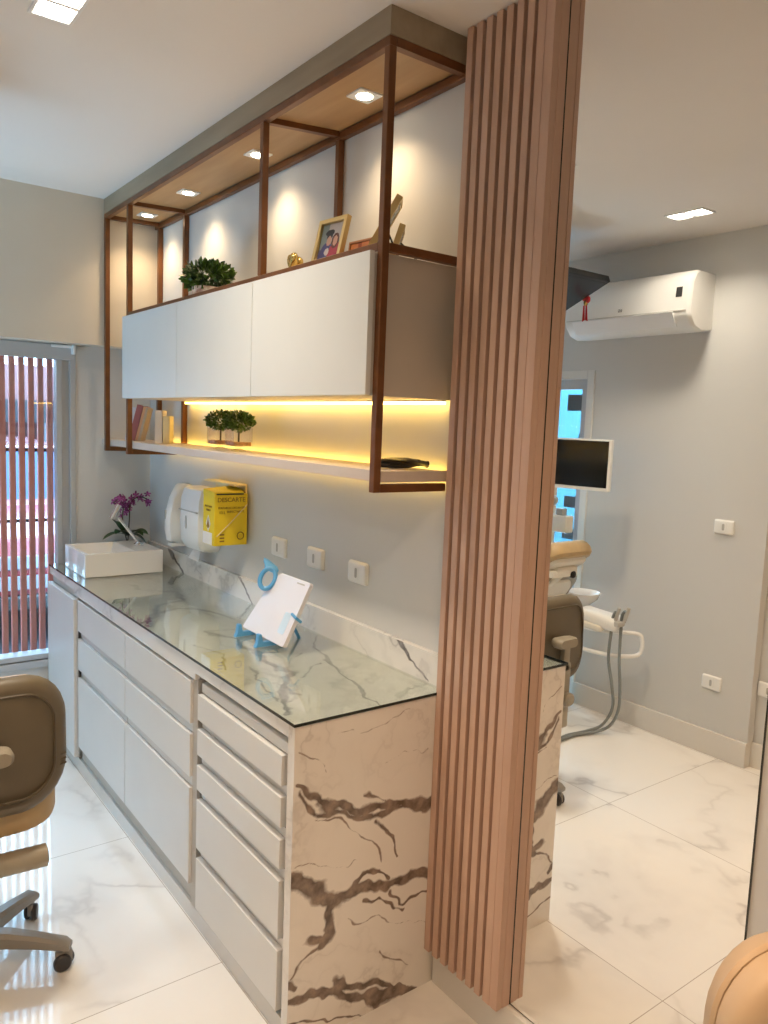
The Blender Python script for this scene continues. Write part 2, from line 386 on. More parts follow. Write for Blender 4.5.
# glass door in the opposite wall (seen in the mirror)
dr = struct('door_1', MB().box(-1.435, -1.385, YO-.10, YO+.012, 0, 2.04, .003).box(-2.29, -2.24, YO-.10, YO+.012, 0, 2.04, .003).box(-2.239, -1.436, YO-.10, YO+.012, 1.99, 2.04, .003), m_white)
MB().box(-1.50, -1.436, YO-.06, YO-.03, .02, 1.99).box(-1.86, -1.83, YO-.06, YO-.03, .02, 1.99).box(-2.24, -2.2, YO-.06, YO-.03, .02, 1.99).box(-2.199, -1.501, YO-.059, YO-.031, 1.93, 1.989).box(-2.199, -1.501, YO-.059, YO-.031, .02, .06).build('door_frame', m_frame, dr)
MB().box(-2.2, -1.47, YO-.048, YO-.044, .06, 1.93).build('pane', m_glass, dr)
dc = MB()
for x0, x1, z0, z1 in ((-1.62, -1.475, 1.80, 1.90), (-1.60, -1.475, 1.20, 1.27), (-1.60, -1.475, 1.00, 1.07), (-1.60, -1.475, .82, .88)): dc.box(x0, x1, YO-.0435, YO-.0425, z0, z1)
for cx, cz, rr in ((-1.475, 1.64, .045), (-1.62, 1.52, .055), (-1.66, 1.44, .035), (-1.78, 1.47, .03)): dc.lathe([(rr, 0), (rr, .001)], (cx, YO-.0435, cz), 20, 'y')
dc.build('window_film', pm('grey_window_film', (.10, .13, .16), .5), dr, label='dark grey film stripes and dots on the glass')

# ================================================================== OUTSIDE (seen between the slats)
t = MB()
y = -2.18
while y < -.37:
    t.box(XL-.155, XL-.125, y, y+.027, .36, 2.0, .003, 1); y += .0445
t.box(XL-.15, XL-.125, -2.2, -.4, .34, .365).box(XL-.15, XL-.125, -2.2, -.34, 1.99, 2.02)
ss = tag(t.build('slatted_screen', m_terra), 'terracotta painted screen of vertical slats outside the window', 'screen')
MB().box(XL-.175, XL-.156, -2.2, -.34, 1.462, 1.480).box(XL-.175, XL-.156, -2.2, -.34, 1.10, 1.116).build('rear_rail', m_dark, ss, label='thin dark rails behind the slats')
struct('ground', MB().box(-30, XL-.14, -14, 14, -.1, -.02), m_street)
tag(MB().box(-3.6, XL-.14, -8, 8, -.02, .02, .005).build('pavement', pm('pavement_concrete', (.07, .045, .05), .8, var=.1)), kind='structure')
bl = thing('shop_building', (-10.5, 1.0, -.02), 'low pale pink building with dark awning across the street behind the cars', 'building')
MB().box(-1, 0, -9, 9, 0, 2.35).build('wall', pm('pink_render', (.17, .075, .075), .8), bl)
MB().box(-.02, 1.6, -9, 9, 1.75, 1.83).box(1.55, 1.62, -9, 9, 1.55, 1.83).build('awning', pm('dark_awning', (.010, .009, .013), .7), bl)
for k in range(6): MB().box(0, .05, -7.5+2.6*k, -5.7+2.6*k, .7, 1.6, .02).build('window', pm('shop_glass', (.10, .12, .18), .1), bl)
def make_car(loc, rz, m_body, label, group='cars parked outside'):
    c = thing('car', loc, label, 'car', None, rz)
    prof = [(0, .28), (-.02, .62), (.06, .78), (.9, .93), (1.55, 1.38), (3.0, 1.42), (3.75, 1.05), (3.95, .95), (4.0, .35), (3.7, .24), (.2, .22)]
    def f(u, v, w): k = 1-max(0, (v-.9))*.35; return (u, w*k, v)
    MB().loft([[f(u, v, w) for u, v in prof] for w in (-.84, -.8, -.4, 0, .4, .8, .84)]).build('body', m_body, c, bevel=.03)
    gm = pm('car_glass', (.035, .055, .10), .5, spec=.1)
    def wq(pts): return MB().loft([[(x, y, z) for x, y, z in pts], [(x-.012*0, y, z+.012) for x, y, z in pts]])
    wq([(.95, -.72, .955), (.95, .72, .955), (1.5, .62, 1.355), (1.5, -.62, 1.355)]).build('windscreen', gm, c)
    for sy in (-1, 1):
        MB().loft([[(x, sy*(.86-max(0, z-.9)*.32), z) for x, z in ((1.3, 1.0), (1.68, 1.33), (3.0, 1.36), (3.5, 1.05))], [(x, sy*(.80-max(0, z-.9)*.32), z) for x, z in ((1.3, 1.0), (1.68, 1.33), (3.0, 1.36), (3.5, 1.05))]]).build('side_window', gm, c)
        MB().ball((.02, sy*.62, .66), 1, 12, (.06, .16, .07)).build('headlight', pm('headlight_glass', (.25, .25, .28), .1), c, True)
    MB().box(-.035, .02, -.42, .42, .56, .66, .01).build('grille', pm('grille_chrome', (.16, .16, .18), .3, .5), c)
    MB().box(-.05, .03, -.6, .6, .26, .38, .02).build('air_intake', m_black, c)
    MB().box(-.055, -.03, -.2, .2, .42, .52, .004).build('number_plate', pm('plate_grey', (.15, .15, .16), .5), c)
    for x in (.75, 3.2):
        for sy in (-1, 1):
            w = MB().lathe([(.20, -.1), (.31, -.09), (.32, -.05), (.32, .05), (.31, .09), (.20, .1)], (x, sy*.78, .32), 24, 'y').build('wheel', m_wheel, c, True)
            MB().lathe([(.02, -.11), (.19, -.105), (.19, .105), (.02, .11)], (x, sy*.78, .32), 16, 'y').build('rim', m_alu, w)
    return c
make_car((-4.3, -.25, -.02), PI, pm('red_car_paint', (.18, .006, .012), .2, coat=.5), 'red hatchback parked just outside the slatted window')
make_car((-8.9, 1.6, -.02), PI/2, pm('white_car_paint', (.11, .11, .13), .2, coat=.5), 'pale hatchback parked across the street behind the red one')

struct('wall_door_backdrop', MB().box(-7.5, 3.5, -5.2, -5.0, -.02, 3.6), pm('backdrop_blue_light', (.035, .12, .155), .8, var=.1, scale=1))  # added backdrop, its blue colour stands in for the blue light behind the door

# ================================================================== COUNTER
wt = thing('marble_worktop', (-1.22, -.26, 0), 'long white veined marble counter with waterfall end beside the wooden slats', 'counter')
XE = 0.0; X0 = -2.445; TH = .012
end_v = []
SC = lambda pts: [(p[0]+D, p[1]) for p in pts]          # (y, z) -> plate coords
for pts, w0, w1, s in [
 ([(-.514, .739), (-.453, .704), (-.394, .653), (-.311, .625), (-.211, .608), (-.03, .569)], .012, .019, .95),
 ([(-.513, .72), (-.451, .658), (-.393, .627), (-.26, .589), (-.158, .582), (-.03, .557)], .010, .014, .8),
 ([(-.45, .69), (-.39, .635)], .018, .02, .7),
 ([(-.525, .50), (-.467, .457), (-.408, .40), (-.365, .378)], .026, .024, 1),
 ([(-.361, .389), (-.289, .406), (-.199, .376), (-.119, .366), (-.02, .34)], .02, .016, 1),
 ([(-.375, .39), (-.395, .348), (-.392, .284), (-.43, .262)], .021, .012, 1),
 ([(-.43, .262), (-.493, .235), (-.52, .22)], .008, .005, .7),
 ([(-.327, .41), (-.291, .45), (-.241, .444), (-.2, .398)], .009, .008, .9),
 ([(-.242, .466), (-.269, .507), (-.357, .586), (-.45, .64)], .006, .004, .7),
 ([(-.247, .57), (-.206, .52), (-.163, .441)], .013, .004, .8),
 ([(-.525, .146), (-.433, .126), (-.35, .105), (-.261, .045), (-.10, .0)], .012, .018, 1),
 ([(-.36, .132), (-.237, .079), (-.128, .021)], .022, .008, 1), ([(-.525, .20), (-.491, .178)], .02, .01, .9),
 ([(-.299, .351), (-.236, .345), (-.169, .299), (-.127, .28)], .007, .007, .8), ([(-.198, .353), (-.143, .301), (-.074, .293), (-.03, .31)], .006, .006, .8),
 ([(-.507, .525), (-.328, .467)], .003, .002, .6), ([(-.229, .188), (-.188, .143), (-.105, .098)], .004, .003, .7), ([(-.334, .31), (-.026, .195)], .003, .003, .6),
 ([(-.506, .834), (-.433, .768)], .005, .003, .7), ([(-.282, .669), (-.212, .624)], .005, .004, .7), ([(-.522, .103), (-.383, .034), (-.272, .01)], .006, .006, .8),
 ([(-.402, .85), (-.296, .838), (-.15, .865)], .003, .004, .5), ([(-.217, .742), (-.073, .747)], .003, .003, .5), ([(-.46, .30), (-.44, .285)], .012, .012, .9)]:
    end_v.append((SC(pts), w0, w1, s))
wp(MB().box(-.033, -.0005, -D, -.001, 0, H-.0005), 'end_panel', m_stone, wt)
stone_plate('end_face', m_stone, wt, (0, -D, 0), (0, 1, 0), (0, 0, 1), D-.001, H, 170, 290, end_v)
TP = lambda pts: [(p[0]-X0, p[1]+D) for p in pts]       # (x, y) -> plate coords
top_v = [(TP(p), a, b, s) for p, a, b, s in [
 ([(-1.973, -.43), (-1.85, -.33), (-1.70, -.30), (-1.60, -.19), (-1.45, -.23), (-1.386, -.351), (-1.25, -.42), (-1.10, -.50)], .012, .022, .8),
 ([(-1.30, -.36), (-1.33, -.30), (-1.2, -.22), (-1.05, -.18)], .03, .01, .75), ([(-1.95, -.2), (-1.7, -.163), (-1.6, -.05)], .008, .006, .7),
 ([(-.95, -.36), (-.80, -.30), (-.70, -.33), (-.60, -.30), (-.588, -.26)], .012, .018, .8),
 ([(-.62, -.31), (-.52, -.32), (-.43, -.33), (-.38, -.29), (-.33, -.36), (-.22, -.43), (-.08, -.50)], .022, .012, .85),
 ([(-.70, -.02), (-.616, -.08), (-.50, -.13), (-.43, -.151), (-.281, -.183), (-.148, -.212), (-.0, -.262)], .008, .007, .95),
 ([(-.328, -.318), (-.353, -.252), (-.413, -.183)], .006, .005, .7), ([(-.503, -.40), (-.374, -.42), (-.286, -.45), (-.176, -.47)], .007, .006, .7),
 ([(-.78, -.45), (-.66, -.42), (-.5, -.48)], .008, .006, .7), ([(-1.0, -.05), (-.9, -.2), (-.95, -.36)], .007, .006, .6), ([(-.32, -.38), (-.2, -.40), (-.12, -.49)], .009, .008, .6),
 ([(-2.3, -.50), (-2.1, -.49), (-1.97, -.43)], .008, .01, .7), ([(-.55, -.18), (-.5, -.25), (-.42, -.3)], .005, .004, .6)]]
wp(MB().box(X0, -.034, -D, -.001, .862, H-.0005), 'slab', m_stoneg, wt)
stone_plate('top_face', m_stoneg, wt, (X0, -D, H), (1, 0, 0), (0, 1, 0), -X0, D-.02, 560, 120, top_v)
wp(MB().box(-2.0, -.624, -D, -.505, .84, .862), 'apron', m_stoneg, wt)
bs = stone_plate('backsplash', m_stoneg, wt, (X0, -.02, H), (1, 0, 0), (0, 0, 1), -X0, .10, 560, 26,
   [([(-.222-X0, .105), (-.19-X0, .075), (-.165-X0, .055), (-.12-X0, .028), (-.07-X0, .012)], .012, .004, 1), ([(-.30-X0, .10), (-.26-X0, .06)], .004, .003, .6),
    ([(-1.35-X0, .1), (-1.28-X0, .05), (-1.2-X0, 0)], .01, .008, .8), ([(-2.15-X0, .1), (-2.0-X0, .04), (-1.93-X0, 0)], .018, .014, .9), ([(-.95-X0, .1), (-.9-X0, .0)], .006, .006, .7)])
wp(MB().box(X0, -.001, -.0195, -.001, H, H+.10, .0), 'backsplash_body', m_stoneg, wt)
wp(MB().box(X0, -.04, -.506, -.49, 0, .058), 'plinth', m_base, wt)
tg = thing('counter_glass', (-1.22, -.26, H), 'clear glass sheet with dark edge laid on the marble counter', 'glass sheet')
wp(MB().box(X0, .004, -D-.004, -.021, H+.0015, H+.0085), 'glass_sheet', m_topglass, tg)
wp(MB().box(X0, .0052, -D-.0055, -D-.004, H+.001, H+.009).box(.004, .0055, -D-.004, -.021, H+.001, H+.009), 'polished_edge', m_edge, tg, label='dark polished edge')

# cabinets under the counter
YF = -.52
sc_ = thing('sink_cabinet', (-2.2, -.27, 0), 'white one-door cabinet under the washbasin at the window end', 'cabinet')
wp(MB().box(-2.44, -1.995, -.505, -.03, .06, .858), 'body', m_carc, sc_)
wp(MB().box(-2.443, -1.975, -.532, -.507, .075, .822, .002), 'door', m_white, sc_)
dw = thing('drawer_cabinet', (-1.3, -.27, 0), 'wide white fitted cabinet with small drawers above two deep drawers', 'cabinet')
wp(MB().box(-1.965, -.624, -.497, -.03, .062, .838), 'body', m_carc, dw)
wp(MB().box(-.662, -.624, -.510, -.497, .062, .838), 'side_stile', m_carc, dw)
rows = [(.683, .826), (.503, .648), (.135, .466)]
for x0, x1 in ((-1.945, -1.302), (-1.296, -.662)):
    for z0, z1 in rows:
        wp(MB().box(x0, x1, YF, -.501, z0, z1, .0015), 'drawer', m_white, dw)
        if z1 < .8:
            wp(MB().box(x0, x1, -.509, -.498, z1+.002, z1+.034), 'handle_profile', m_alu, dw)
            if x0 < -1.9: wp(MB().box(x0-.001, x0+.010, -.519, -.509, z1+.003, z1+.033), 'profile_end', m_dark, dw)
wp(MB().box(-1.965, -1.946, YF, -.501, .11, .838), 'filler_strip', m_carc, dw)
mc = thing('mobile_drawer_unit', (-.335, -.27, 0), 'white five-drawer rolling unit parked under the marble end', 'cabinet')
wp(MB().box(-.606, -.044, -.478, -.05, .07, .80), 'body', m_carc, mc)
wp(MB().box(-.600, -.046, -.508, -.05, .806, .836, .002), 'top_panel', m_white, mc)
for z0, z1 in ((.717, .800), (.602, .686), (.486, .568), (.288, .453), (.080, .254)):
    d_ = wp(MB().box(-.604, -.064, YF, -.494, z0, z1, .0015), 'drawer', m_white, mc)
    if z1 < .79: wp(MB().box(-.604, -.050, -.503, -.479, z1+.003, z1+.030), 'handle_profile', m_alu, mc)
for x in (-.565, -.095):
    for yy in (-.47, -.10):
        c_ = wp(MB().box(x-.012, x+.012, yy-.015, yy+.012, .045, .070, .003).lathe([(.022, -.008), (.024, -.005), (.024, .005), (.022, .008)], (x, yy-.008, .026), 16, 'x'), 'caster', m_wheel, mc, smooth=True)

# ================================================================== WASHBASIN, TAP, ORCHID
sk = thing('washbasin', (-2.18, -.285, H+.009), 'rectangular white ceramic basin standing on the counter by the window', 'sink')
b = MB(); sx0, sx1, sy0, sy1, sz = -2.35, -2.01, -.47, -.10, 1.02
b.box(sx0, sx1, sy0, sy1, H+.009, 1.02); bm = b.b
bm.faces.ensure_lookup_table(); tf = max(bm.faces, key=lambda f: f.calc_center_median().z); bm.faces.remove(tf)
def ring(x0, x1, y0, y1, z): return [bm.verts.new(p) for p in ((x0, y0, z), (x1, y0, z), (x1, y1, z), (x0, y1, z))]
tops = sorted([v for v in bm.verts if v.co.z > 1.01], key=lambda v: math.atan2(v.co.y-(sy0+sy1)/2, v.co.x-(sx0+sx1)/2))
tops = [next(v for v in tops if abs(v.co.x-x) < 1e-4 and abs(v.co.y-y_) < 1e-4) for x, y_ in ((sx0, sy0), (sx1, sy0), (sx1, sy1), (sx0, sy1))]
R = [tops, ring(sx0+.018, sx1-.018, sy0+.018, -.235, 1.02), ring(sx0+.024, sx1-.024, sy0+.024, -.242, 1.008), ring(sx0+.06, sx1-.06, sy0+.06, -.275, .935)]
for a_, b_ in zip(R, R[1:]):
    for k in range(4): bm.faces.new([a_[k], a_[(k+1) % 4], b_[(k+1) % 4], b_[k]])
bm.faces.new(R[-1])
wp(b, 'bowl', m_ceramic, sk, bevel=.004)
wp(MB().lathe([(.02, 0), (.022, .003), (.012, .005)], (-2.18, -.35, .935), 20), 'drain', m_chrome, sk, smooth=True)
fa = thing('tap', (-2.17, -.165, 1.0215), 'chrome single-lever tap leaning over the basin', 'tap')
wp(MB().lathe([(.024, 0), (.024, .008), (.016, .014), (.015, .02)], (-2.17, -.165, 1.0215), 20), 'base', m_chrome, fa, smooth=True)
wp(MB().tube([(-2.17, -.165, 1.035), (-2.17, -.265, 1.165)], .0075, 12), 'spout_arm', m_chrome, fa, smooth=True)
wp(MB().tube([(-2.17, -.262, 1.228), (-2.17, -.296, 1.160)], .0145, 16), 'head', m_chrome, fa, smooth=True)
orc = thing('potted_orchid', (-2.41, -.14, H+.0085), 'magenta orchid in a pot behind the washbasin', 'plant')
wp(MB().lathe([(.036, 0), (.047, .09), (.05, .095), (.044, .092)], (-2.41, -.14, H+.0095), 20), 'pot', m_pot, orc, smooth=True)
def leaf_mesh(mb, base, direction, length, width, droop, up_=.5, n=7):
    base = Vector(base); d = Vector(direction).normalized(); side = d.cross(Vector((0, 0, 1))).normalized()
    Ls = []
    for i in range(n+1):
        t_ = i/n; c = base+d*length*t_+Vector((0, 0, up_*length*t_-droop*length*t_*t_)); w = width*math.sin(PI*min(1, .08+.92*t_))**.7
        Ls.append([c-side*w+Vector((0, 0, w*.25)), c, c+side*w+Vector((0, 0, w*.25))])
    vv = [[mb.b.verts.new(p) for p in r] for r in Ls]
    for a, b2 in zip(vv, vv[1:]):
        for k in range(2): mb.b.faces.new([a[k], a[k+1], b2[k+1], b2[k]])
    return mb
lf = MB()
for d, ln, w_, dr_, u_ in (((.3, -1, 0), .15, .026, .6, .55), ((1, -.2, 0), .10, .03, .5, .8), ((.5, -.6, 0), .10, .03, .2, 1.1), ((.7, 1, 0), .10, .026, .9, .5), ((.9, .35, 0), .12, .028, .8, .9), ((.3, 1, 0), .12, .016, .5, .5), ((.8, -.8, 0), .13, .032, .7, .9), ((.8, .7, 0), .12, .032, .9, 1.0), ((.1, -.3, 0), .1, .02, .2, 1.2)):
    leaf_mesh(lf, (-2.41, -.14, 1.035), d, ln, w_, dr_, u_)
W2L(lf.build('leaves', m_leafd, orc, True), orc)
sto = [spline([(-2.41, -.14, .99), (-2.40, -.17, 1.12), (-2.39, -.17, 1.20), (-2.36, -.20, 1.235), (-2.33, -.24, 1.22)], 6),
       spline([(-2.41, -.14, .99), (-2.40, -.135, 1.12), (-2.39, -.13, 1.215), (-2.36, -.09, 1.245), (-2.33, -.05, 1.225)], 6)]
wp(MB().tube(sto[0], .0032, 6).tube(sto[1], .0032, 6), 'stems', m_stem, orc, smooth=True)
def flower(mb, c, s_, rz, tilt):
    Mx = Matrix.Translation(c) @ Matrix.Rotation(rz, 4, 'Z') @ Matrix.Rotation(tilt, 4, 'X')
    for k in range(5):
        a = 2*PI*k/5; w_ = .42 if k % 2 else .55
        q = [(0, 0, 0), (w_*.6, .5, .12), (w_*.45, .95, .05), (0, 1.1, .0), (-w_*.45, .95, .05), (-w_*.6, .5, .12)]
        vs = [mb.b.verts.new(Mx @ (Matrix.Rotation(a, 4, 'Z') @ Vector([x*s_ for x in p]))) for p in q]
        mb.b.faces.new(vs)
    mb.ball(c, s_*.22, 6)
fl = MB()
for st in sto:
    for k in range(9):
        p = st[9+k*(len(st)-10)//9]
        for _ in range(2): flower(fl, p+Vector((random.uniform(-.02, .02), random.uniform(-.022, .022), random.uniform(-.024, .018))), random.uniform(.016, .022), random.uniform(0, 6), random.uniform(.5, 1.9))
W2L(fl.build('flowers', m_petal, orc), orc)

# ================================================================== WALL DISPENSERS, SHARPS BOX, SOCKETS
sd = thing('soap_dispenser', (-1.955, -.01, 1.2), 'narrow white soap dispenser on the wall nearest the orchid', 'dispenser')
wp(MB().loft([[(x, y_, z) for x, y_ in [(-1.955+hw*a, -.002-dp*b_) for a, b_ in ((-1, 0), (-1, .6), (-.75, .92), (-.3, 1), (.3, 1), (.75, .92), (1, .6), (1, 0))]] for hw, dp, z in ((.028, .06, 1.06), (.040, .098, 1.075), (.046, .108, 1.13), (.046, .105, 1.20), (.044, .085, 1.28), (.040, .055, 1.335), (.036, .045, 1.345))]), 'cover', m_plast, sd, smooth=True)
wp(MB().loft([[(-1.96+a*.006, -.1115, 1.20+b_*.022) for a, b_ in rrect(1, 1, .9, 4)], [(-1.96+a*.006, -.105, 1.20+b_*.022) for a, b_ in rrect(1, 1, .9, 4)]]), 'level_window', m_plgrey, sd)
wp(MB().box(-1.98, -1.93, -.09, -.02, 1.045, 1.062, .004), 'push_lever', m_plast, sd)
pd = thing('paper_towel_dispenser', (-1.69, -.01, 1.2), 'large white paper towel dispenser between soap dispenser and yellow box', 'dispenser')
def disp(mb, cx, hw0, zs, dep):
    rings = []
    for hw, dp, z in zs: rings.append([(cx+hw*a, -.001-dp*b_, z) for a, b_ in ((-1, 0), (-1, .7), (-.86, .94), (-.5, 1.0), (.5, 1.0), (.86, .94), (1, .7), (1, 0))])
    return mb.loft(rings)
wp(disp(MB(), -1.685, 0, [(.085, .06, 1.065), (.10, .09, 1.075), (.115, .108, 1.105), (.118, .112, 1.20), (.118, .106, 1.30), (.114, .092, 1.345), (.11, .08, 1.352)], 0), 'cover', m_plast, pd, smooth=True)
wp(MB().loft([[(-1.70+a*.010, -.1145, 1.195+b_*.03) for a, b_ in rrect(1, 1, .9, 4)], [(-1.70+a*.010, -.105, 1.195+b_*.03) for a, b_ in rrect(1, 1, .9, 4)]]), 'level_window', m_plgrey, pd)
wp(MB().box(-1.785, -1.585, -.1145, -.105, 1.245, 1.25, .001), 'ridge', m_plgrey, pd)
wp(MB().loft([[(-1.74, -.06, 1.06), (-1.66, -.06, 1.06), (-1.66, -.058, 1.06), (-1.74, -.058, 1.06)], [(-1.76, -.075, 1.02), (-1.66, -.07, 1.015), (-1.66, -.068, 1.015), (-1.76, -.073, 1.02)]]), 'paper_sheet', m_white, pd, label='white paper sheet hanging out')

sb = thing('sharps_box', (-1.35, -.08, 1.146), 'yellow cardboard sharps disposal box with brown print hanging on the wall', 'box')
bx0, bx1, by0, bz0, bz1 = -1.403, -1.293, -.160, 1.146, 1.372
wp(MB().box(bx0, bx1, by0, -.012, bz0, bz1-.012, .002), 'carton', m_yellow, sb)
wp(MB().loft([[(bx0, by0-.001, bz1-.02), (bx1+.001, by0-.001, bz1-.02), (bx1+.001, -.03, bz1-.012), (bx0, -.03, bz1-.012)], [(bx0, by0, bz1+.002), (bx1, by0, bz1-.006), (bx1, -.03, bz1-.004), (bx0, -.02, bz1+.014)]]), 'lid_flap', m_yellow, sb)
wp(MB().box(bx0+.01, bx1+.0015, by0+.008, -.03, bz1-.016, bz1-.010), 'dark_opening', m_dark, sb)
Lb = Vector(sb.location)
def on_side(y_, z): return frame_M(Vector((bx1+.0006, y_, z))-Lb, (0, 1, 0), (0, 0, 1))
def on_front(x, z): return frame_M(Vector((x, by0-.0006, z))-Lb, (1, 0, 0), (0, 0, 1))
text('DESCARTE', .026, on_side(-.085, 1.335), m_brownink, sb)
text('PERFUROCORTANTE', .0125, on_side(-.085, 1.302), m_brownink, sb)
text('INFECTANTE', .013, on_side(-.065, 1.286), m_brownink, sb)
text('13 L', .016, on_side(-.125, 1.283), m_brownink, sb)
text('INFECTANTE', .012, on_front(-1.350, 1.305), m_brownink, sb)
text('PERIGO', .012, on_front(-1.350, 1.29), m_brownink, sb)
wp(MB().tube([(bx1+.001, -.042+.015*math.cos(a), 1.185+.015*math.sin(a)) for a in [2*PI*k/20 for k in range(20)]], .002, 6, closed=True), 'round_symbol', m_brownink, sb)
for z in (1.165, 1.178, 1.192): wp(MB().box(bx1, bx1+.001, -.135, -.115, z-.003, z+.003), 'print_mark', m_brownink, sb)
wp(MB().prism([(0, .035), (.022, 0), (0, -.035), (-.022, 0)], 0, .0012, lambda u, v, w: (-1.350+u, by0-w, 1.235+v)), 'diamond_label', pm('print_white', (.75, .75, .7), .5), sb)
wp(MB().prism([(0, .028), (.005, .008), (.013, -.012), (.003, -.02), (-.003, -.02), (-.013, -.012), (-.005, .008)], .0012, .002, lambda u, v, w: (-1.350+u, by0-w, 1.235+v)), 'hazard_mark', m_brownink, sb)
wp(MB().box(bx0+.001, bx1-.02, by0-.0012, by0, bz0+.002, bz0+.052), 'white_label', m_plast, sb)
wp(MB().tube([(bx1+.002, by0+.01, 1.185), (bx1+.004, -.09, 1.24), (bx1+.004, -.012, 1.318)], .002, 6), 'strap', m_yellowp, sb, smooth=True)
hb = tag(MB().box(-1.62, -1.32, -.062, -.002, 1.372+.016, 1.372+.024, .002).box(-1.62, -1.32, -.008, -.001, 1.30, 1.396, .001).build('wall_bracket', m_yellowp), 'pale plastic bracket behind the top of the yellow box', 'bracket')

def socket(name_loc, label, normal=-1, w=.108, h=.075):
    x, y_, z = name_loc; s_ = thing('wall_socket', name_loc, label, 'socket', None)
    f = lambda a, b_, c: (a, normal*c, b_)
    MB().loft([[f(a, b_, c) for a, b_ in rrect(w/2-i, h/2-i, .008, 3)] for c, i in ((0, 0), (.006, .0), (.012, .004), (.0135, .009))]).build('plate', m_plast, s_, True)
    MB().loft([[f(a, b_, c) for a, b_ in rrect(.017, .024, .002, 2)] for c in (.013, .0148)]).build('module', m_plast, s_)
    MB().loft([[f(a, b_, c) for a, b_ in rrect(.0065, .017, .006, 4)] for c in (.0145, .0155)]).build('opening', m_plgrey, s_, label='dark oval opening')
    return s_
socket((-1.027, -.0005, 1.173), 'white wall socket beside the yellow box, leftmost over the counter')
socket((-.755, -.0005, 1.173), 'middle white wall socket over the counter')
socket((-.482, -.0005, 1.168), 'white wall socket over the counter nearest the wooden slats')
socket((-.50, YO+.0005, 1.212), 'white wall socket at chest height on the opposite wall, seen in the mirror', 1)
socket((-.495, YO+.0005, .387), 'white wall socket just above the skirting under the air conditioner, in the mirror', 1)
socket((-.222, YO-.0545, .415), 'white wall socket on the recessed wall at the mirror edge', 1)

# ================================================================== STAND WITH WHITE PANEL
stn = thing('display_stand', (-.70, -.22, H+.0085), 'light blue plastic easel stand with ring on the glass-topped counter', 'stand')
Xd = Vector((1, .0, 0)).normalized()        # along the stand's width
Fd = Vector((Xd.y, -Xd.x, 0))                  # toward the viewer's left/front
Ob = Vector((-.69, -.245, H+.009))
tilt = math.radians(26); Vd = (Vector((0, 0, 1))*math.cos(tilt)-Fd*math.sin(tilt)).normalized(); Nd = Xd.cross(Vd)
if Nd.dot(Fd) < 0: Nd = -Nd
def P3(a, b_, c): return Ob+Xd*a+Vd*b_+Nd*c
for k, a in enumerate((-.105, .045)):
    mbs = MB()
    for w_ in (0,):
        poly = [(-.012, 0.0), (.06, 0.0), (.052, .014), (.048, .045), (.036, .045), (.030, .018), (-.06, .012), (-.07, 0.0)]
        mbs.loft([[Ob+Xd*(a+dx)+Fd*u+Vector((0, 0, v)) for u, v in poly] for dx in (-.010, .010)])
    wp(mbs, 'foot', m_blue, stn, bevel=.003)
wp(MB().tube([P3(-.10, .02, -.012), P3(-.03, .15, -.012), P3(.0, .15, -.012), P3(.05, .02, -.012)], .006, 8).tube([P3(0, .14, -.012), P3(0, .14, -.012)-Fd*.07+Vector((0, 0, -.128))], .006, 8), 'easel_back', m_blue, stn, smooth=True)
tb = thing('white_tablet', (-.70, -.22, H+.03), 'flat white panel leaning on the blue stand on the counter', 'panel')
def slab(mb, a0, a1, b0, b1, c0, c1): return mb.loft([[P3((a0+a1)/2+x, (b0+b1)/2+y_, c) for x, y_ in rrect((a1-a0)/2, (b1-b0)/2, .008, 3)] for c in (c0, c1)])
wp(MB().loft([[P3(a, b_, c) for a, b_ in ((-.148, .020), (-.142, .014), (.140, .014), (.147, .020), (.147, .236), (.140, .242), (-.045, .242), (-.075, .225), (-.105, .165))] for c in (0, .016)]), 'panel_body', pm('glossy_white_panel', (.80, .80, .86), .12, var=.01), tb, bevel=.002)
wp(slab(MB(), .078, .118, .05, .125, .016, .0170), 'printed_label', pm('pale_blue_print', (.62, .78, .92), .4), tb)
wp(slab(MB(), .07, .12, .226, .231, .016, .0168), 'small_mark', m_plgrey, tb)
rg = thing('blue_ring_retractor', tuple(P3(-.088, .205, .036)), 'light blue plastic ring with flared lip on top of the white panel', 'dental tool')
cR = P3(-.088, .205, .036)
Nr = (Nd*.62+Xd*.62).normalized(); Ur = Vd.cross(Nr).normalized(); Vr = Nr.cross(Ur)
ringp = [cR+Ur*(.026*math.cos(a))+Vr*(.037*math.sin(a)) for a in [2*PI*k/28 for k in range(28)]]
wp(MB().tube(ringp, .0085, 10, closed=True), 'ring', m_blue, rg, smooth=True)
q = cR+Vr*.030
wp(MB().loft([[q+Ur*(a*s1)+Nr*(b_*.006)+Vr*h_-Xd*sh for a, b_ in rrect(1, 1, .9, 4)] for s1, h_, sh in ((.024, -.004, .0), (.028, .012, .006), (.028, .022, .022), (.018, .030, .046), (.010, .036, .066))]), 'flared_lip', m_blue, rg, smooth=True)
wp(MB().tube([P3(.125, .125, .021), P3(.153, .118, .019), P3(.154, .112, -.006)], .005, 8), 'clip', m_blue, rg, smooth=True)

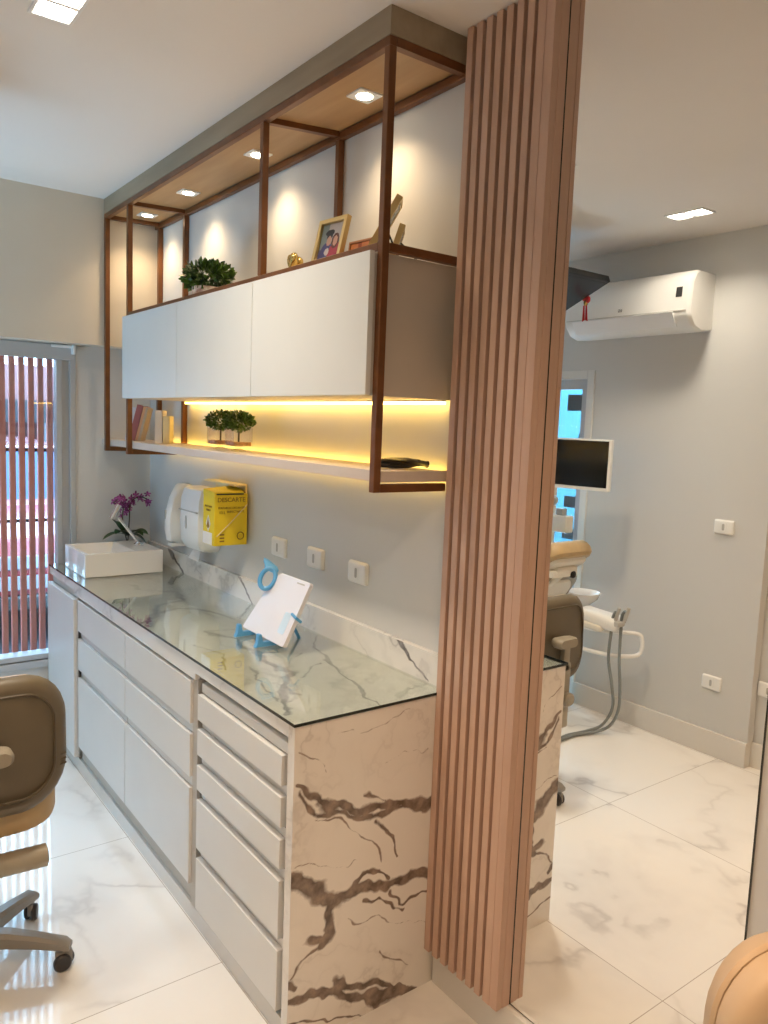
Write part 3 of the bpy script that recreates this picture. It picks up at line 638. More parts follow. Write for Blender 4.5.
# ================================================================== CANOPY, SPOTS, METAL FRAME, WALL CABINET, SHELF
HB = 2.633; DF = .278; CX0, CX1 = -2.354, -.036
cn = thing('ceiling_canopy', (-1.17, -.15, HB), 'wood-veneered box canopy under the ceiling over the metal shelf frame', 'canopy')
wp(MB().box(CX0, CX1, -DF, -.0005, HB+.002, HC-.0005), 'fascia_box', m_canopy, cn)
wp(MB().box(CX0+.028, CX1-.028, -DF+.023, -.0235, HB-.004, HB+.001), 'soffit', m_soffit, cn)
T = .0225
fr = thing('metal_shelf_frame', (-1.17, -.15, 1.484), 'rust-brown square-tube frame hanging from the canopy down to the shelf', 'frame')
def bar(x0, x1, y0, y1, z0, z1, nm='rail'): wp(MB().box(x0, x1, y0, y1, z0, z1, .0015, 1), nm, m_metal, fr)
ZT = HB+.001; ZB = 1.484
bar(CX0, CX1, -DF, -DF+T, ZT-T, ZT); bar(CX0, CX1, -T-.002, -.002, ZT-T-.008, ZT-.008)
for x in (CX0, -2.024, -.728, CX1-T):
    xb = -.675 if abs(x+.728) < .01 else (x+.035 if x < -1 else x)
    wp(MB().loft([[(a, -DF+T, z) for a, z in ((x, ZT-T), (x+T, ZT-T), (x+T, ZT-.0005), (x, ZT-.0005))], [(a, -T-.002, z) for a, z in ((xb, ZT-T), (xb+T, ZT-T), (xb+T, ZT-.0005), (xb, ZT-.0005))]]), 'rail', m_metal, fr)
    zb = ZB if abs(x+.728) > .01 else 2.135
    bar(x, x+T, -DF, -DF+T, zb, ZT-T, 'post')
    if x < -.1: bar(xb, xb+T, -T-.002, -.002, zb, ZT-T-.008, 'post')
    if zb == ZB: bar(x, x+T, -DF+T, -T-.002, ZB, ZB+T)
ZC = 2.112
bar(-2.024+T, CX1-T, -DF, -DF+T, ZC, ZC+.022)
bar(CX1-T, CX1, -DF+T, -.001, ZC, ZC+.022)
wc = thing('wall_cabinet', (-1.0, -.15, 1.75), 'white three-door wall cabinet hung inside the metal frame', 'cabinet')
CB0, CB1 = -1.998, -.0595
wp(MB().box(CB0+.002, CB1, -.277, -.001, 1.742, ZC-.001), 'body', pm('cabinet_side_cream', (.56, .50, .42), .5, var=.01), wc)
for a, b2 in ((-2.012, -1.362), (-1.359, -.719), (-.716, -.0595)):
    wp(MB().box(a, b2, -.300, -.284, 1.742, ZC+.0, .001), 'door', m_cab, wc)
wp(MB().box(CB0+.002, CB1, -.284, -.277, 1.75, ZC-.004), 'door_gap', m_carc, wc)
sh = thing('floating_shelf', (-1.2, -.15, 1.52), 'long pale wooden shelf running under the wall cabinet', 'shelf')
wp(MB().box(XL+.001, CX1-.001, -.254, -.032, 1.5115, 1.542, .001).box(-.056, CX1-.001, -.033, -.001, 1.5115, 1.542), 'board', m_shelf, sh)
l1 = thing('led_strip', (-1.0, -.03, 1.74), 'glowing yellow LED strip under the wall cabinet against the wall', 'light')
wp(MB().box(-1.93, -.06, -.029, -.018, 1.729, 1.7375), 'diffuser', m_led, l1)
wp(MB().box(-1.93, -.06, -.0305, -.017, 1.7375, 1.7415), 'channel', m_alu, l1)
l2 = thing('led_strip', (-1.0, -.03, 1.545), 'glowing yellow LED strip along the back edge of the shelf', 'light')
wp(MB().box(-2.2, -.057, -.030, -.021, 1.514, 1.537), 'diffuser', mat('led_diffuser_soft', (1, .8, .4), .5, emit=(1, .60, .10), estr=8), l2)
wp(MB().box(-2.2, -.057, -.0315, -.0303, 1.514, 1.537), 'channel', m_alu, l2)

def spot(x, y_, label):
    s_ = thing('canopy_spotlight', (x, y_, HB-.004), label, 'light')
    MB().loft([[(a, b_, z) for a, b_ in rrect(.040, .040, .004, 2)] for z in (-.004, 0)]).build('trim', m_plast, s_)
    MB().lathe([(.024, -.0055), (.024, -.004)], (0, 0, 0), 20).build('lamp_face', m_ledwarm, s_)
    l = bpy.data.lights.new('spot', 'SPOT'); l.energy = 10.5; l.color = (1, .72, .42); l.spot_size = math.radians(125); l.spot_blend = 1.0; l.shadow_soft_size = .03
    lo = bpy.data.objects.new('spot_light', l); COL.objects.link(lo); lo.parent = s_; lo.location = (0, 0, -.02)
spot(-2.19, -.122, 'square recessed spotlight in the canopy nearest the window beam')
spot(-1.690, -.122, 'square recessed canopy spotlight between the paired posts and the middle post')
spot(-1.045, -.122, 'square recessed canopy spotlight just left of the middle post')
spot(-.365, -.125, 'square recessed canopy spotlight nearest the wooden slats')

# ================================================================== SLATTED PANEL AND MIRROR
sp_ = thing('slatted_wood_panel', (.158, -.03, .118), 'floor-to-ceiling panel of rosy wood slats between shelves and mirror', 'wall panel')
wp(MB().box(.0015, .251, -.020, -.0005, .1185, HC-.001), 'backing_gap_shade', m_slatgap, sp_)
sl = MB()
for k in range(7): sl.box(.0015+.0358*k, .0015+.0358*k+.0225, -.057, -.0195, .1185, HC-.002, .0012, 1)
wp(sl, 'slats', m_slat, sp_)
eb = MB()
eb.prism([(.251, -.057), (.276, -.057), (.2765, -.0555), (.285, -.0555), (.2855, -.057), (.3045, -.057), (.3045, -.042), (.3030, -.0415), (.3030, -.034), (.3045, -.0335), (.3045, -.0005), (.251, -.0005)], .1185, HC-.002, lambda u, v, w: (u, v, w))
wp(eb, 'end_post', m_slat, sp_)
mr = thing('wall_mirror', (.614, -.004, .12), 'tall frameless wall mirror from skirting to ceiling beside the wood slats', 'mirror')
wp(MB().box(.3062, .913, -.006, -.0055, .1225, HC-.001), 'mirror_face', m_mirror, mr)
wp(MB().box(.3047, .3060, -.0075, -.0005, .1195, HC-.001).box(.3062, .9150, -.0054, -.0005, .1195, HC-.001), 'backing_gap_shade', m_edge, mr)  # thin dark strip painted as the shadow gap beside the slats, plus the plate

# ================================================================== SMALL THINGS ON THE SHELVES
def book(x, y_, z, w, d, h, tilt_, mcov, label, group='books on the lower shelf'):
    t_ = thing('book', (x, y_, z+w*math.sin(tilt_)), label, 'book', group); t_.rotation_euler = (0, tilt_, math.radians(58))
    MB().box(0, .002, -d/2, d/2, 0, h).box(w-.002, w, -d/2, d/2, 0, h).box(0, w, -d/2, -d/2+.002, 0, h).build('cover', mcov, t_)
    MB().box(.002, w-.002, -d/2+.002, d/2-.003, .003, h-.003).build('pages', pm('paper', (.75, .70, .60), .8), t_)
    return t_
zs = 1.5425
for k, (w_, h_, nm_, c_, lb_) in enumerate(((.018, .165, 'pale_cover', (.55, .58, .70), 'pale grey book leaning at the left of the lower shelf'),
        (.030, .175, 'rose_cover', (.36, .12, .12), 'rose red book leaning beside the pale grey one'),
        (.012, .170, 'peach_cover', (.75, .42, .25), 'thin peach book leaning on the rose red one'),
        (.012, .165, 'beige_cover', (.60, .48, .36), 'thin beige book, rightmost of the leaning group'))):
    o_ = (0, .019, .050, .063)[k]
    book(-2.225+o_*.53, -.205+o_*.848, zs, w_, .11, h_, .24, pm(nm_, c_, .4), lb_)
book(-1.900, -.175, zs, .034, .10, .150, 0, pm('cream_cover', (.62, .56, .50), .4), 'cream hardback standing upright between the two rear posts')
book(-1.880, -.145, zs, .030, .10, .125, 0, pm('yellow_cream_cover', (.70, .60, .36), .4), 'shorter yellowish book standing right of the cream hardback')

def bushy(mb, c, rx, ry, rz, n, s0, s1):
    for _ in range(n):
        while True:
            p = Vector((random.uniform(-1, 1), random.uniform(-1, 1), random.uniform(-1, 1)))
            if .25 < p.length < 1: break
        d = p.normalized(); q_ = Vector(c)+Vector((p.x*rx, p.y*ry, p.z*rz)); s_ = random.uniform(s0, s1)
        a = (d+Vector((random.uniform(-.6, .6), random.uniform(-.6, .6), random.uniform(-.3, .7)))).normalized(); sd_ = a.cross(Vector((random.random(), random.random(), random.random()))).normalized()
        vs = [mb.b.verts.new(v) for v in (q_, q_+a*s_*.5+sd_*s_*.33, q_+a*s_, q_+a*s_*.5-sd_*s_*.33)]
        mb.b.faces.new(vs)
    return mb
def glass_plant(x, y_, label):
    g = thing('glass_potted_plant', (x, y_, zs), label, 'plant', None)
    a = .042
    MB().loft([[(u, v, z) for u, v in rrect(a-.002*0, a, .008, 3)] for z in (.020, .09)], cap=False).build('glass_pot', m_acrylic, g, True)
    MB().loft([[(u, v, z) for u, v in rrect(a-.004, a-.004, .008, 3)] for z in (.022, .036)]).build('pebbles', m_soil, g)
    MB().lathe([(.028, 0), (.03, .004), (.01, .010), (.012, .0185), (.03, .0195)], (0, 0, 0), 16).build('glass_foot', m_acrylic, g, True)
    MB().tube([(0, 0, .036), (.003, 0, .10)], .004, 6).tube([(0, 0, .036), (-.02, .01, .10)], .003, 6).tube([(0, 0, .036), (.02, -.01, .10)], .003, 6).build('stems', m_stem, g)
    bushy(MB(), (0, 0, .116), .062, .058, .036, 1500, .008, .015).build('foliage', m_leaf, g)
    return g
glass_plant(-1.300, -.135, 'small green plant in a footed glass cube, left of the pair on the lit shelf')
glass_plant(-1.135, -.135, 'small green plant in a footed glass cube, right of the pair on the lit shelf')
br = thing('black_brush', (-.13, -.11, zs), 'black long-handled brush lying at the right end of the lit shelf', 'brush')
b = MB(); b.loft([[Vector((-.130, yy+.055, zs+.0165)) + Vector((a*.022*s_, 0, b_*.014*s_)) for a, b_ in rrect(1, 1, .9, 4)] for yy, s_ in ((-.262, .55), (-.245, .9), (-.20, 1.1), (-.15, 1.1), (-.12, .8))])
wp(b, 'head', m_black, br, smooth=True)
wp(MB().tube(spline([(-.130, -.070, zs+.018), (-.130, -.045, zs+.016), (-.130, -.018, zs+.012)], 4), [.011]*4+[.009]*4+[.011], 10), 'handle', m_black, br, smooth=True)

zc = ZC+.0225; ztop = ZC+.0005     # things on top of the wall cabinet
tp = thing('potted_plant', (-1.32, -.19, ztop), 'leafy dark green plant in a patterned pot on top of the wall cabinet', 'plant')
MB().lathe([(.045, 0), (.058, .03), (.062, .062), (.055, .06)], (0, 0, 0), 24).build('pot', noisy(mat('patterned_pot', (.6, .5, .4), .4), (.45, .24, .15), (.80, .74, .66), 35, 2), tp, True)
bushy(MB(), (0, 0, .105), .125, .085, .048, 1000, .016, .034).build('foliage', noisy(mat('dark_leaf', (.05, .1, .02), .4), (.012, .04, .01), (.10, .19, .03), 20, 2), tp)
hr = thing('heart_ornament', (-.625, -.20, ztop), 'small golden heart-shaped ornament on the wall cabinet', 'ornament')
def heart(mb, c, s_, th):
    pts = []
    for k in range(28):
        a = 2*PI*k/28; pts.append((16*math.sin(a)**3/17*s_, (13*math.cos(a)-5*math.cos(2*a)-2*math.cos(3*a)-math.cos(4*a))/17*s_))
    X_ = Vector((.95, -.2, 0)).normalized(); Y_ = X_.cross(Vector((0, 0, 1)))
    return mb.loft([[Vector(c)+X_*u*k_+Vector((0, 0, v*k_))+Y_*w_ for u, v in pts] for k_, w_ in ((.55, -th), (.85, -th*.75), (1, -th*.2), (1, th*.2), (.85, th*.75), (.55, th))])
W2L(heart(MB(), (-.63, -.19, ztop+.050), .042, .018).build('heart_body', m_gold, hr, True), hr)
W2L(heart(MB(), (-.592, -.225, ztop+.056), .036, .012).build('small_heart', m_gold, hr, True), hr)
wp(MB().box(-.655, -.595, -.222, -.178, ztop, ztop+.012, .003), 'foot', m_gold, hr)

def photo(c): return c
def picture_frame(loc, X, lean, w, h, fw_, dep, mfr, label, fn, group='picture frames on the wall cabinet'):
    pf = thing('picture_frame', loc, label, 'picture frame', group)
    X = Vector((*X, 0)).normalized(); F = Vector((X.y, -X.x, 0)); V = (Vector((0, 0, 1))*math.cos(lean)-F*math.sin(lean)).normalized(); Nn = X.cross(V)
    if Nn.dot(F) < 0: X = -X; Nn = X.cross(V)
    def q_(a, b_, c): return X*a+V*b_+Nn*c
    def bx(mb, a0, a1, b0, b1, c0, c1): return mb.loft([[q_(a0, b0, c), q_(a1, b0, c), q_(a1, b1, c), q_(a0, b1, c)] for c in (c0, c1)])
    b = MB(); bx(b, -w/2, -w/2+fw_, 0, h, 0, dep); bx(b, w/2-fw_, w/2, 0, h, 0, dep); bx(b, -w/2+fw_, w/2-fw_, 0, fw_, 0, dep); bx(b, -w/2+fw_, w/2-fw_, h-fw_, h, 0, dep)
    b.build('frame', mfr, pf)
    bx(MB(), -w/2+fw_, w/2-fw_, fw_, h-fw_, .001, .004).build('backboard', m_black, pf)
    bx(MB(), -.012, .012, .0, h*.55, -.003, -.0005).build('stand_plate', m_black, pf)
    MB().tube([q_(0, h*.55, -.002), -F*(math.sin(lean)*h*.55+.045)+Vector((0, 0, .003))], .003, 6).build('easel_leg', m_black, pf)
    picture('print', pf, frame_M(q_(0, h/2, .006), X, V), w-2*fw_, h-2*fw_, 44, 60, fn)
    return pf
def ell(x, y_, cx, cy, rx, ry): return ((x-cx)/rx)**2+((y_-cy)/ry)**2 < 1
def couple(x, y_):
    c = (.16, .20, .20) if y_ > .45 else (.07, .07, .12)
    if x > .3 and y_ > .6: c = (.38, .34, .33)
    if ell(x, y_, .34, .25, .30, .34): c = (.05, .05, .14)
    if ell(x, y_, .72, .22, .30, .36): c = (.30, .04, .06)
    if ell(x, y_, .38, .80, .20, .07) or ell(x, y_, .40, .72, .13, .10): c = (.03, .03, .03)
    if ell(x, y_, .68, .60, .16, .17): c = (.10, .04, .03)
    if ell(x, y_, .40, .62, .11, .11): c = (.42, .24, .18)
    if ell(x, y_, .68, .60, .10, .11): c = (.50, .27, .20)
    if ell(x, y_, .38, .38, .10, .08): c = (.45, .40, .40)
    return c
def orange(x, y_):
    c = (.55, .20, .07)
    if (int(x*7)+int(y_*5)) % 3 == 0: c = (.30, .08, .03)
    if ell(x, y_, .3, .5, .12, .2): c = (.65, .38, .2)
    if ell(x, y_, .62, .5, .12, .22): c = (.2, .08, .05)
    return c
picture_frame((-.425, -.205, ztop), (1, .10), .24, .135, .170, .013, .016, m_goldf, 'gold-edged photo frame with a portrait of two people', couple)
picture_frame((-.290, -.165, ztop), (1, .10), .12, .125, .085, .006, .010, pm('copper_frame', (.40, .17, .07), .35, .4), 'small orange-brown picture frame behind the leaning gold frame', orange)
picture_frame((-.215, -.200, ztop), (.80, -.60), .50, .10, .195, .012, .018, m_goldf, 'tall gold frame leaning steeply and seen edge-on beside the front post', lambda x, y_: (.35, .3, .25))
picture_frame((-.115, -.178, ztop), (.80, -.60), .30, .10, .085, .012, .016, m_goldf, 'short gold frame seen edge-on at the right end of the wall cabinet', lambda x, y_: (.4, .35, .3))

# ================================================================== CEILING LAMPS
def ceil_lamp(x, y_, label, vis=True):
    s_ = thing('ceiling_lamp', (x, y_, HC-.001), label, 'light', None)
    b = MB(); o_ = (.10, .055)
    for a0, a1, b0, b1 in ((-.10, -.092, -.055, .055), (.092, .10, -.055, .055), (-.092, .092, -.055, -.047), (-.092, .092, .047, .055), (-.006, .006, -.047, .047)):
        b.box(a0, a1, b0, b1, -.006, 0)
    b.build('trim', m_plast, s_)
    for sx in (-1, 1):
        MB().box(sx*.050-.036, sx*.050+.036, -.040, .040, -.004, -.001).build('lamp_face', m_lampface, s_)
    return s_
def lamp_light(x, y_, power, col):
    for sx in (-.049, .049): area('lamp_light', (x+sx, y_, HC-.009), (0, 0, 0), .08, .088, power/2, col, math.radians(130))
for x, y_, lb, col in ((-.585, -.925, 'double square ceiling downlight above the counter side, near the top of the photo', NEUT), (-.565, -1.885, 'double square ceiling downlight near the air conditioner, seen in the mirror', NEUT),
                  (1.35, -.925, 'added unseen double square ceiling downlight overhead near the mirror', WARM), (1.35, -1.885, 'added unseen double square ceiling downlight overhead by the rear wall', WARM)):  # the WARM pair is out of view, added to warm the counter end
    ceil_lamp(x, y_, lb); lamp_light(x, y_, LAMP_POWER*(.5 if (x < 0 and y_ < -1.5) else 1), col)

# ================================================================== DENTIST'S STOOL
def make_stool(loc, rz, label, m_shell, m_cush, back_z=.75, rad=.13, spin=0, groove=True):
    # local frame: +x is behind the sitter, back height back_z is the centre of the backrest
    s_ = thing('dental_stool', loc, label, 'stool', None, rz)
    hub = MB().lathe([(.030, .075), (.045, .08), (.048, .12), (.036, .135), (.030, .16)], (0, 0, 0), 24).build('hub', m_basegrey, s_, True)
    MB().lathe([(.024, .15), (.024, .34), (.017, .345), (.017, .47)], (0, 0, 0), 20).build('gas_column', m_basegrey, s_, True)
    for k in range(5):
        a = spin+2*PI*k/5; d = Vector((math.cos(a), math.sin(a), 0)); n_ = Vector((-d.y, d.x, 0))
        rings = []
        for r_, z, hw, hh in ((.02, .105, .028, .026), (.10, .104, .026, .022), (.18, .095, .023, .018), (.262, .082, .022, .014), (.278, .074, .018, .008)):
            rings.append([d*r_+n_*(hw*u)+Vector((0, 0, z+hh*v)) for u, v in ((-1, -.9), (1, -.9), (1, .5), (.6, 1), (-.6, 1), (-1, .5))])
        MB().loft(rings).build('leg', m_basegrey, s_, True)
        cc = d*.258
        w = MB()
        for sg in (-1, 1):
            w.lathe([(.010, -.009), (.022, -.009), (.026, -.005), (.026, .005), (.022, .009), (.010, .009)], (0, 0, 0), 20, 'y', Matrix.Translation(cc+n_*sg*.013+Vector((0, 0, .0265))) @ Matrix.Rotation(a+.5, 4, 'Z'))
        cst = w.build('caster', m_wheel, s_, True)
        MB().box(-.024, .024, -.008, .008, .02, .06, .004, 2, Matrix.Translation(cc) @ Matrix.Rotation(a+.5, 4, 'Z')).tube([cc+Vector((0, 0, .05)), cc+Vector((0, 0, .075))], .008, 8).build('caster_hood', m_basegrey, cst, True)
    # mechanism and lever tube
    MB().box(-.09, .12, -.06, .06, .455, .485, .006).build('mechanism', m_taupe2, s_)
    MB().tube([(.235, -.04, .442), (.235, .150, .436)], [.031, .031], 20).build('adjustment_arm', m_taupe2, s_, True)
    MB().tube([(.235, .150, .436), (.235, .153, .436)], [.024, .024], 16).build('arm_cap', m_groove, s_, True)
    st = MB().box(.20, .262, -.075, -.012, .36, .66, .012, 3).build('back_stem', m_taupe2, s_, True)
    MB().box(.10, .24, -.055, .0, .42, .45, .006).build('stem_bracket', m_taupe2, s_)
    MB().lathe([(.022, 0), (.030, .008), (.030, .026), (.022, .034)], (.262, -.043, .50), 16, 'x').build('height_knob', m_taupe2, s_, True)
    # seat
    b = MB(); pad(b, (-.01, 0, .486), (1, 0, 0), (0, 1, 0), .21, .212, .13, [(0, .03), (.012, .006), (.03, 0), (.09, 0), (.112, .012), (.124, .04), (.128, .08)]); b.build('seat', m_cush, s_, True)
    # backrest: shell at the rear (+x), cushion at the front
    U, V = Vector((0, 1, 0)), Vector((-.04, 0, 1)).normalized()
    hw, hh = .220, .190
    c0 = Vector((.215, 0, back_z))
    b = MB(); pad(b, c0, U, V, hw, hh, rad, [(-.006, .004), (0, 0), (.020, .003), (.032, .014), (.038, .032)], -.045); sh_ = b.build('backrest_shell', m_shell, s_, True)
    Nn = U.cross(V)
    if groove: g = MB(); gp = [c0+U*x+V*y_+Nn*(.0385-.045*(x/hw)**2) for x, y_ in rrect(hw-.042, hh-.045, .09, 8)]; g.tube(gp, .0045, 6, closed=True); g.build('piping_groove', m_groove, sh_, True)
    b = MB(); pad(b, c0, U, V, hw-.003, hh-.003, rad, [(-.058, .06), (-.054, .03), (-.044, .012), (-.03, .003), (-.006, .002)], -.045); b.build('backrest_cushion', m_cush, s_, True)
    for zz in ((-.052, -.066, -.080) if groove else ()):
        p = [c0+U*x+V*zz+Nn*(.034-.045*(x/hw)**2-abs(x-.17)*.05) for x in (.184, .19, .198, .206, .212)]; MB().tube(p, .003, 6).build('vent_rib', m_groove, sh_, True)
    MB().loft([[Vector((.262+dx, yy, back_z+.0+zz*k)) for yy, zz in rrect(.062*k, .022, .02, 5)] for dx, k in ((-.02, .8), (.0, 1), (.03, 1), (.042, .85))]).build('support_handle', m_taupe2, s_, True)
    MB().box(.235, .262, -.06, -.02, .62, back_z+.01, .006).build('back_bracket', m_taupe2, s_, True)
    return s_
make_stool((-.79, -1.135, 0), 0, 'taupe dentist stool on casters in front of the counter drawers', m_taupe, m_tan, .762, spin=math.radians(-13))
make_stool((1.440, -.541, 0), math.radians(143), 'pale beige swivel stool back close to the camera by the mirror', m_tanl, m_tanl, .855, rad=.09, groove=False)

# cable on the floor by the sink cabinet
tag(MB().tube(spline([(-2.35, -.60, .006), (-2.24, -.585, .03), (-2.13, -.565, .012), (-2.06, -.58, .006), (-2.02, -.65, .006), (-1.98, -.76, .006), (-1.90, -.95, .006)], 6), .0045, 8).build('power_cable', m_hose, smooth=True), 'thin grey cable curling on the floor by the sink cabinet', 'cable')

# ================================================================== DENTAL UNIT (seen in the mirror)
pc = thing('dental_patient_chair', (-1.75, -1.80, 0), 'tan upholstered dental patient chair by the air-conditioned wall, seen in the mirror', 'dental chair')
Y0 = -1.80
wp(MB().loft([[(x, y_, z) for x, y_ in [(-1.80+u, Y0+v) for u, v in rrect(a, b_, .08, 5)]] for a, b_, z in ((.30, .18, 0), (.30, .18, .03), (.26, .15, .05), (.12, .10, .08))]), 'floor_base', m_creamp, pc, smooth=True)
wp(MB().box(-1.90, -1.66, Y0-.10, Y0+.10, .07, .40, .03, 3), 'column', m_creamp, pc, smooth=True)
wp(MB().box(-2.0, -1.45, Y0-.15, Y0+.15, .38, .44, .02, 2), 'seat_frame', m_creamp, pc, smooth=True)
b = MB(); pad(b, (-1.74, Y0, .44), (1, 0, 0), (0, 1, 0), .30, .25, .10, [(0, .02), (.015, .004), (.06, 0), (.085, .02), (.095, .05)]); wp(b, 'seat_cushion', m_tan, pc, smooth=True)
b = MB(); pad(b, (-2.15, Y0, .41), (1, 0, .12), (0, 1, 0), .20, .22, .10, [(0, .02), (.015, .004), (.06, 0), (.08, .02), (.09, .05)]); wp(b, 'leg_rest', m_tan, pc, smooth=True)
Ub = Vector((0, 1, 0)); Vb = Vector((.38, 0, .55)).normalized(); Nb = Ub.cross(Vb)
cb = Vector((-1.33, Y0, .70))
b = MB(); pad(b, cb, Ub, Vb, .22, .27, .10, [(0, .02), (.01, .0), (.035, 0), (.05, .012)]); wp(b, 'back_shell', m_taupe2, pc, smooth=True)
b = MB(); pad(b, cb, Ub, Vb, .215, .265, .10, [(-.07, .05), (-.055, .015), (-.035, 0), (0, .003)]); wp(b, 'back_cushion', m_tan, pc, smooth=True)
b = MB(); pad(b, cb+Nb*.051, Ub, Vb, .18, .22, .08, [(0, .0), (.012, .01), (.016, .03)]); wp(b, 'back_cover', m_creamp, pc, smooth=True)
Vh = Vector((.80, 0, .5)).normalized(); Nh = Ub.cross(Vh); ch = Vector((-1.115, Y0-.02, .965))
b = MB(); pad(b, ch, Ub, Vh, .17, .105, .07, [(-.10, .06), (-.09, .025), (-.07, .008), (-.045, 0), (-.015, .004), (0, .02)]); wp(b, 'headrest', m_tan, pc, smooth=True)
b = MB(); pad(b, ch, Ub, Vh, .13, .055, .03, [(0, 0), (.018, .004), (.03, .02)]); b.box(-.03, .03, -.1, .1, -.02, .02, .005, 2, Matrix.Translation(ch+Nh*.03+Vector((-.01, .03, -.03)))); wp(b, 'headrest_bracket', m_creamp, pc, smooth=True)
wp(MB().tube([ch+Nh*.045+Vector((0, -.06, 0)), ch+Nh*.045+Vector((0, .10, 0))], .018, 12).tube([ch+Nh*.04+Vector((0, .02, -.01)), cb+Vb*.20+Nb*.05+Vector((0, .02, 0))], .020, 12), 'headrest_joint', m_creamp, pc, smooth=True)
wp(MB().lathe([(.015, -.01), (.02, -.008), (.02, .008), (.015, .01)], tuple(ch+Nh*.065+Vector((0, -.03, -.01))), 14, 'x'), 'joint_knob', m_black, pc, smooth=True)
loop = spline([(-1.46, -1.98, .46), (-1.10, -2.0, .46), (-1.00, -2.03, .455), (-.93, -2.08, .45), (-.875, -2.15, .452), (-.85, -2.185, .475), (-.85, -2.19, .55), (-.87, -2.17, .577), (-.94, -2.10, .580), (-1.06, -2.06, .57), (-1.42, -2.04, .56)], 5)
wp(MB().tube(loop, .012, 10), 'armrest', m_plast, pc, smooth=True)

du = thing('delivery_unit', (-1.45, -2.12, 0), 'cream dental delivery unit with hose holder beside the patient chair, in the mirror', 'dental unit')
wp(MB().box(-1.62, -1.36, -2.25, -2.09, 0, .62, .03, 3), 'pedestal', m_creamp, du, smooth=True)
wp(MB().lathe([(.03, 0), (.05, .02), (.085, .05), (.10, .085), (.095, .088), (.06, .05), (.01, .03)], (-1.20, -2.10, .67), 28), 'cuspidor_bowl', m_ceramic, du, smooth=True)
wp(MB().tube([(-1.40, -2.10, .60), (-1.24, -2.10, .62), (-1.24, -2.10, .67)], .02, 10), 'bowl_neck', m_creamp, du, smooth=True)
b = MB(); pad(b, (-1.01, -2.02, .612), (.97, -.2, -.12), (.2, .97, 0), .125, .065, .04, pillow(.08, .4)); wp(b, 'instrument_head', m_plast, du, smooth=True)
b = MB(); pad(b, (-1.04, -1.975, .595), (.97, -.2, -.12), (.2, .97, 0), .08, .03, .02, pillow(.045, .4)); wp(b, 'control_panel', m_creamp, du, smooth=True)
wp(MB().box(-1.065, -1.035, -2.035, -2.005, .674, .68, .001), 'dark_button', m_plgrey, du)
wp(MB().tube([(-1.38, -2.08, .57), (-1.1, -2.04, .60)], .016, 10), 'support_arm', m_plgrey, du, smooth=True)
hose1 = spline([(-.895, -2.0, .715), (-.91, -2.0, .68), (-.915, -2.0, .60), (-.92, -2.0, .45), (-.90, -2.02, .30), (-.90, -2.04, .17), (-.95, -2.03, .06), (-1.0, -1.97, .02), (-1.03, -1.85, .012), (-1.05, -1.72, .012), (-1.3, -1.62, .012), (-1.55, -1.68, .012)], 6)
hose2 = spline([(-.855, -2.03, .725), (-.875, -2.03, .69), (-.875, -2.03, .60), (-.872, -2.03, .45), (-.862, -2.04, .30), (-.868, -2.05, .17), (-.92, -2.06, .06), (-.97, -2.0, .018), (-1.01, -1.87, .012), (-1.03, -1.69, .012), (-1.3, -1.59, .012), (-1.55, -1.66, .012)], 6)
wp(MB().tube(hose1, .0085, 8), 'suction_hose', m_hose, du, smooth=True); wp(MB().tube(hose2, .0085, 8), 'suction_hose', m_hose, du, smooth=True)
wp(MB().box(-.93, -.86, -2.045, -1.985, .635, .665, .008).tube([(-.895, -2.0, .66), (-.875, -2.0, .74)], .010, 10).tube([(-.86, -2.03, .66), (-.835, -2.03, .745)], .010, 10), 'hose_holder', m_plgrey, du, smooth=True)

# light pole with box and monitor
mn = thing('monitor', (-1.30, -1.90, 1.36), 'thin white-framed monitor with black screen on the dental unit pole, in the mirror', 'monitor')
Xm = Vector((.985, -.17, 0)).normalized(); Fm = Vector((-Xm.y, Xm.x, 0)); cm = Vector((-.925, -1.90, 1.635))-Xm*.25-Vector((0, 0, .137))
def mbx(a0, a1, z0, z1, c0, c1): return MB().loft([[cm+Xm*a+Vector((0, 0, z))+Fm*c for a, z in ((a0, z0), (a1, z0), (a1, z1), (a0, z1))] for c in (c0, c1)])
wp(mbx(-.25, .25, -.137, .137, -.03, .0), 'casing', m_plast, mn, bevel=.004)
wp(mbx(-.238, .238, -.118, .128, .0, .0012), 'screen', m_screen, mn)
wp(MB().tube([cm-Fm*.03, cm-Fm*.10, Vector((-1.50, -2.14, 1.40))], .014, 10), 'mount_arm', m_creamp, mn, smooth=True)
pl = thing('unit_pole', (-1.50, -2.14, .62), 'cream pole with a small square box beneath the monitor, in the mirror', 'pole')
wp(MB().tube([(-1.50, -2.14, .62), (-1.50, -2.14, 1.43)], .020, 14).lathe([(.05, 0), (.05, .015), (.02, .02)], (-1.50, -2.14, .6205), 16), 'pole', m_creamp, pl, smooth=True)
wp(MB().box(-1.49, -1.33, -2.135, -2.065, 1.08, 1.18, .008), 'box', m_creamp, pl)
wp(MB().box(-1.42, -1.37, -2.12, -2.075, 1.18, 1.22, .006).ball((-1.48, -2.11, 1.26), .035, 12), 'bracket', m_plgrey, pl, smooth=True)

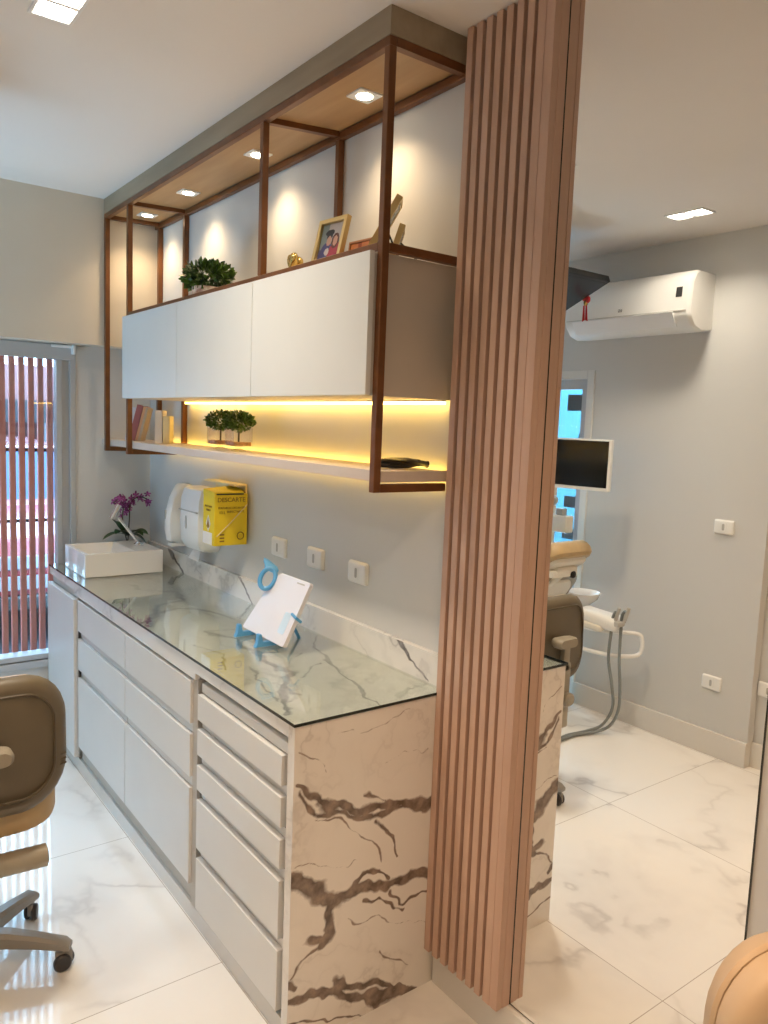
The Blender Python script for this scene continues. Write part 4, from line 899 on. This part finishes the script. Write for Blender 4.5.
# ceiling-hung tv and ribbon
tv = thing('ceiling_television', (-1.10, -1.55, 2.42), 'black flat television hung tilted from the ceiling over the dental chair, in the mirror', 'television')
K = Vector((-1.0, -1.90, 2.448)); dV = Vector((-.277, 0, -.118)).normalized()*1.0; dU = Vector((0, 1, 0)); nT = dU.cross(dV)
if nT.z > 0: nT = -nT
def tvb(a0, a1, b0, b1, c0, c1): return MB().loft([[K+dU*a+dV*b_+nT*c for a, b_ in ((a0, b0), (a1, b0), (a1, b1), (a0, b1))] for c in (c0, c1)])
wp(tvb(0, .72, 0, .43, -.035, 0), 'casing', m_black, tv, bevel=.004)
wp(tvb(.022, .698, .022, .408, 0, .001), 'screen', m_tvscreen, tv)
wp(MB().tube([K+dU*.36+dV*.21-nT*.034, (-1.14, -1.54, HC-.004)], .018, 10).lathe([(.05, -.012), (.05, 0)], (-1.14, -1.54, HC-.001), 16), 'ceiling_mount', m_black, tv, smooth=True)
rb = thing('ribbon_ornament', (-1.17, -1.905, 2.36), 'small red and gold ribbon ornament hanging from the ceiling television', 'ornament')
b = MB()
for sx in (-1, 1): b.loft([[(-1.165+sx*(.004+.006*0), -1.912, 2.345), (-1.165+sx*.012, -1.912, 2.345), (-1.165+sx*.012, -1.909, 2.345), (-1.165+sx*.004, -1.909, 2.345)], [(-1.165+sx*.002, -1.917, 2.27), (-1.165+sx*.018, -1.917, 2.262), (-1.165+sx*.018, -1.914, 2.262), (-1.165+sx*.002, -1.914, 2.27)]])
wp(b, 'tails', m_red, rb)
wp(MB().ball((-1.175, -1.912, 2.40), .02, 10, (1, .5, 1.6)).ball((-1.15, -1.912, 2.375), .016, 10, (1, .5, 1.2)), 'bow', m_red, rb, smooth=True)
wp(MB().ball((-1.166, -1.916, 2.362), .014, 12, (1, .7, 1.5)), 'gold_bell', m_gold, rb, smooth=True)

# air conditioner
ac = thing('air_conditioner', (-1.06, YO, 2.24), 'white split air conditioner on the opposite wall, seen in the mirror', 'air conditioner')
AX0, AX1 = -1.47, -.665; az = 2.205
prof = [(0, 0.01), (.10, 0.0), (.165, .02), (.205, .065), (.215, .10), (.205, .24), (.18, .285), (.15, .30), (0, .30)]
b = MB(); b.loft([[(x, YO+.0005+p_*k, az+.15+(q_-.15)*k2) for p_, q_ in prof] for x, k, k2 in ((AX0, .93, .95), (AX0+.012, .99, .995), (AX0+.02, 1, 1), (AX1-.02, 1, 1), (AX1-.012, .99, .995), (AX1, .93, .95))])
wp(b, 'casing', m_plast, ac, smooth=True)
def onac(x0, x1, p0, p1, off): return MB().loft([[(x, YO+.0005+p_[0], az+p_[1]) for x, p_ in ((x0, p0), (x1, p0), (x1, p1), (x0, p1))], [(x, YO+.0005+p_[0]+off, az+p_[1]-off*.3) for x, p_ in ((x0, p0), (x1, p0), (x1, p1), (x0, p1))]])
wp(onac(AX0+.07, AX1-.09, (.170, .022), (.2155, .092), .010), 'louvre', pm('louvre_white', (.85, .86, .86), .3, var=.01), ac)
wp(onac(AX0+.02, AX1-.02, (.2145, .096), (.2146, .0985), .002), 'panel_seam', m_plgrey, ac)
wp(onac(AX1-.085, AX1-.050, (.2085, .165), (.2045, .215), .003), 'display_sticker', m_dark, ac, label='small dark square sticker')
text('LG', .022, frame_M(Vector((-1.08, YO+.2165, az+.125))-Vector(ac.location), (-1, 0, 0), (0, -.03, 1)), m_dark, ac)
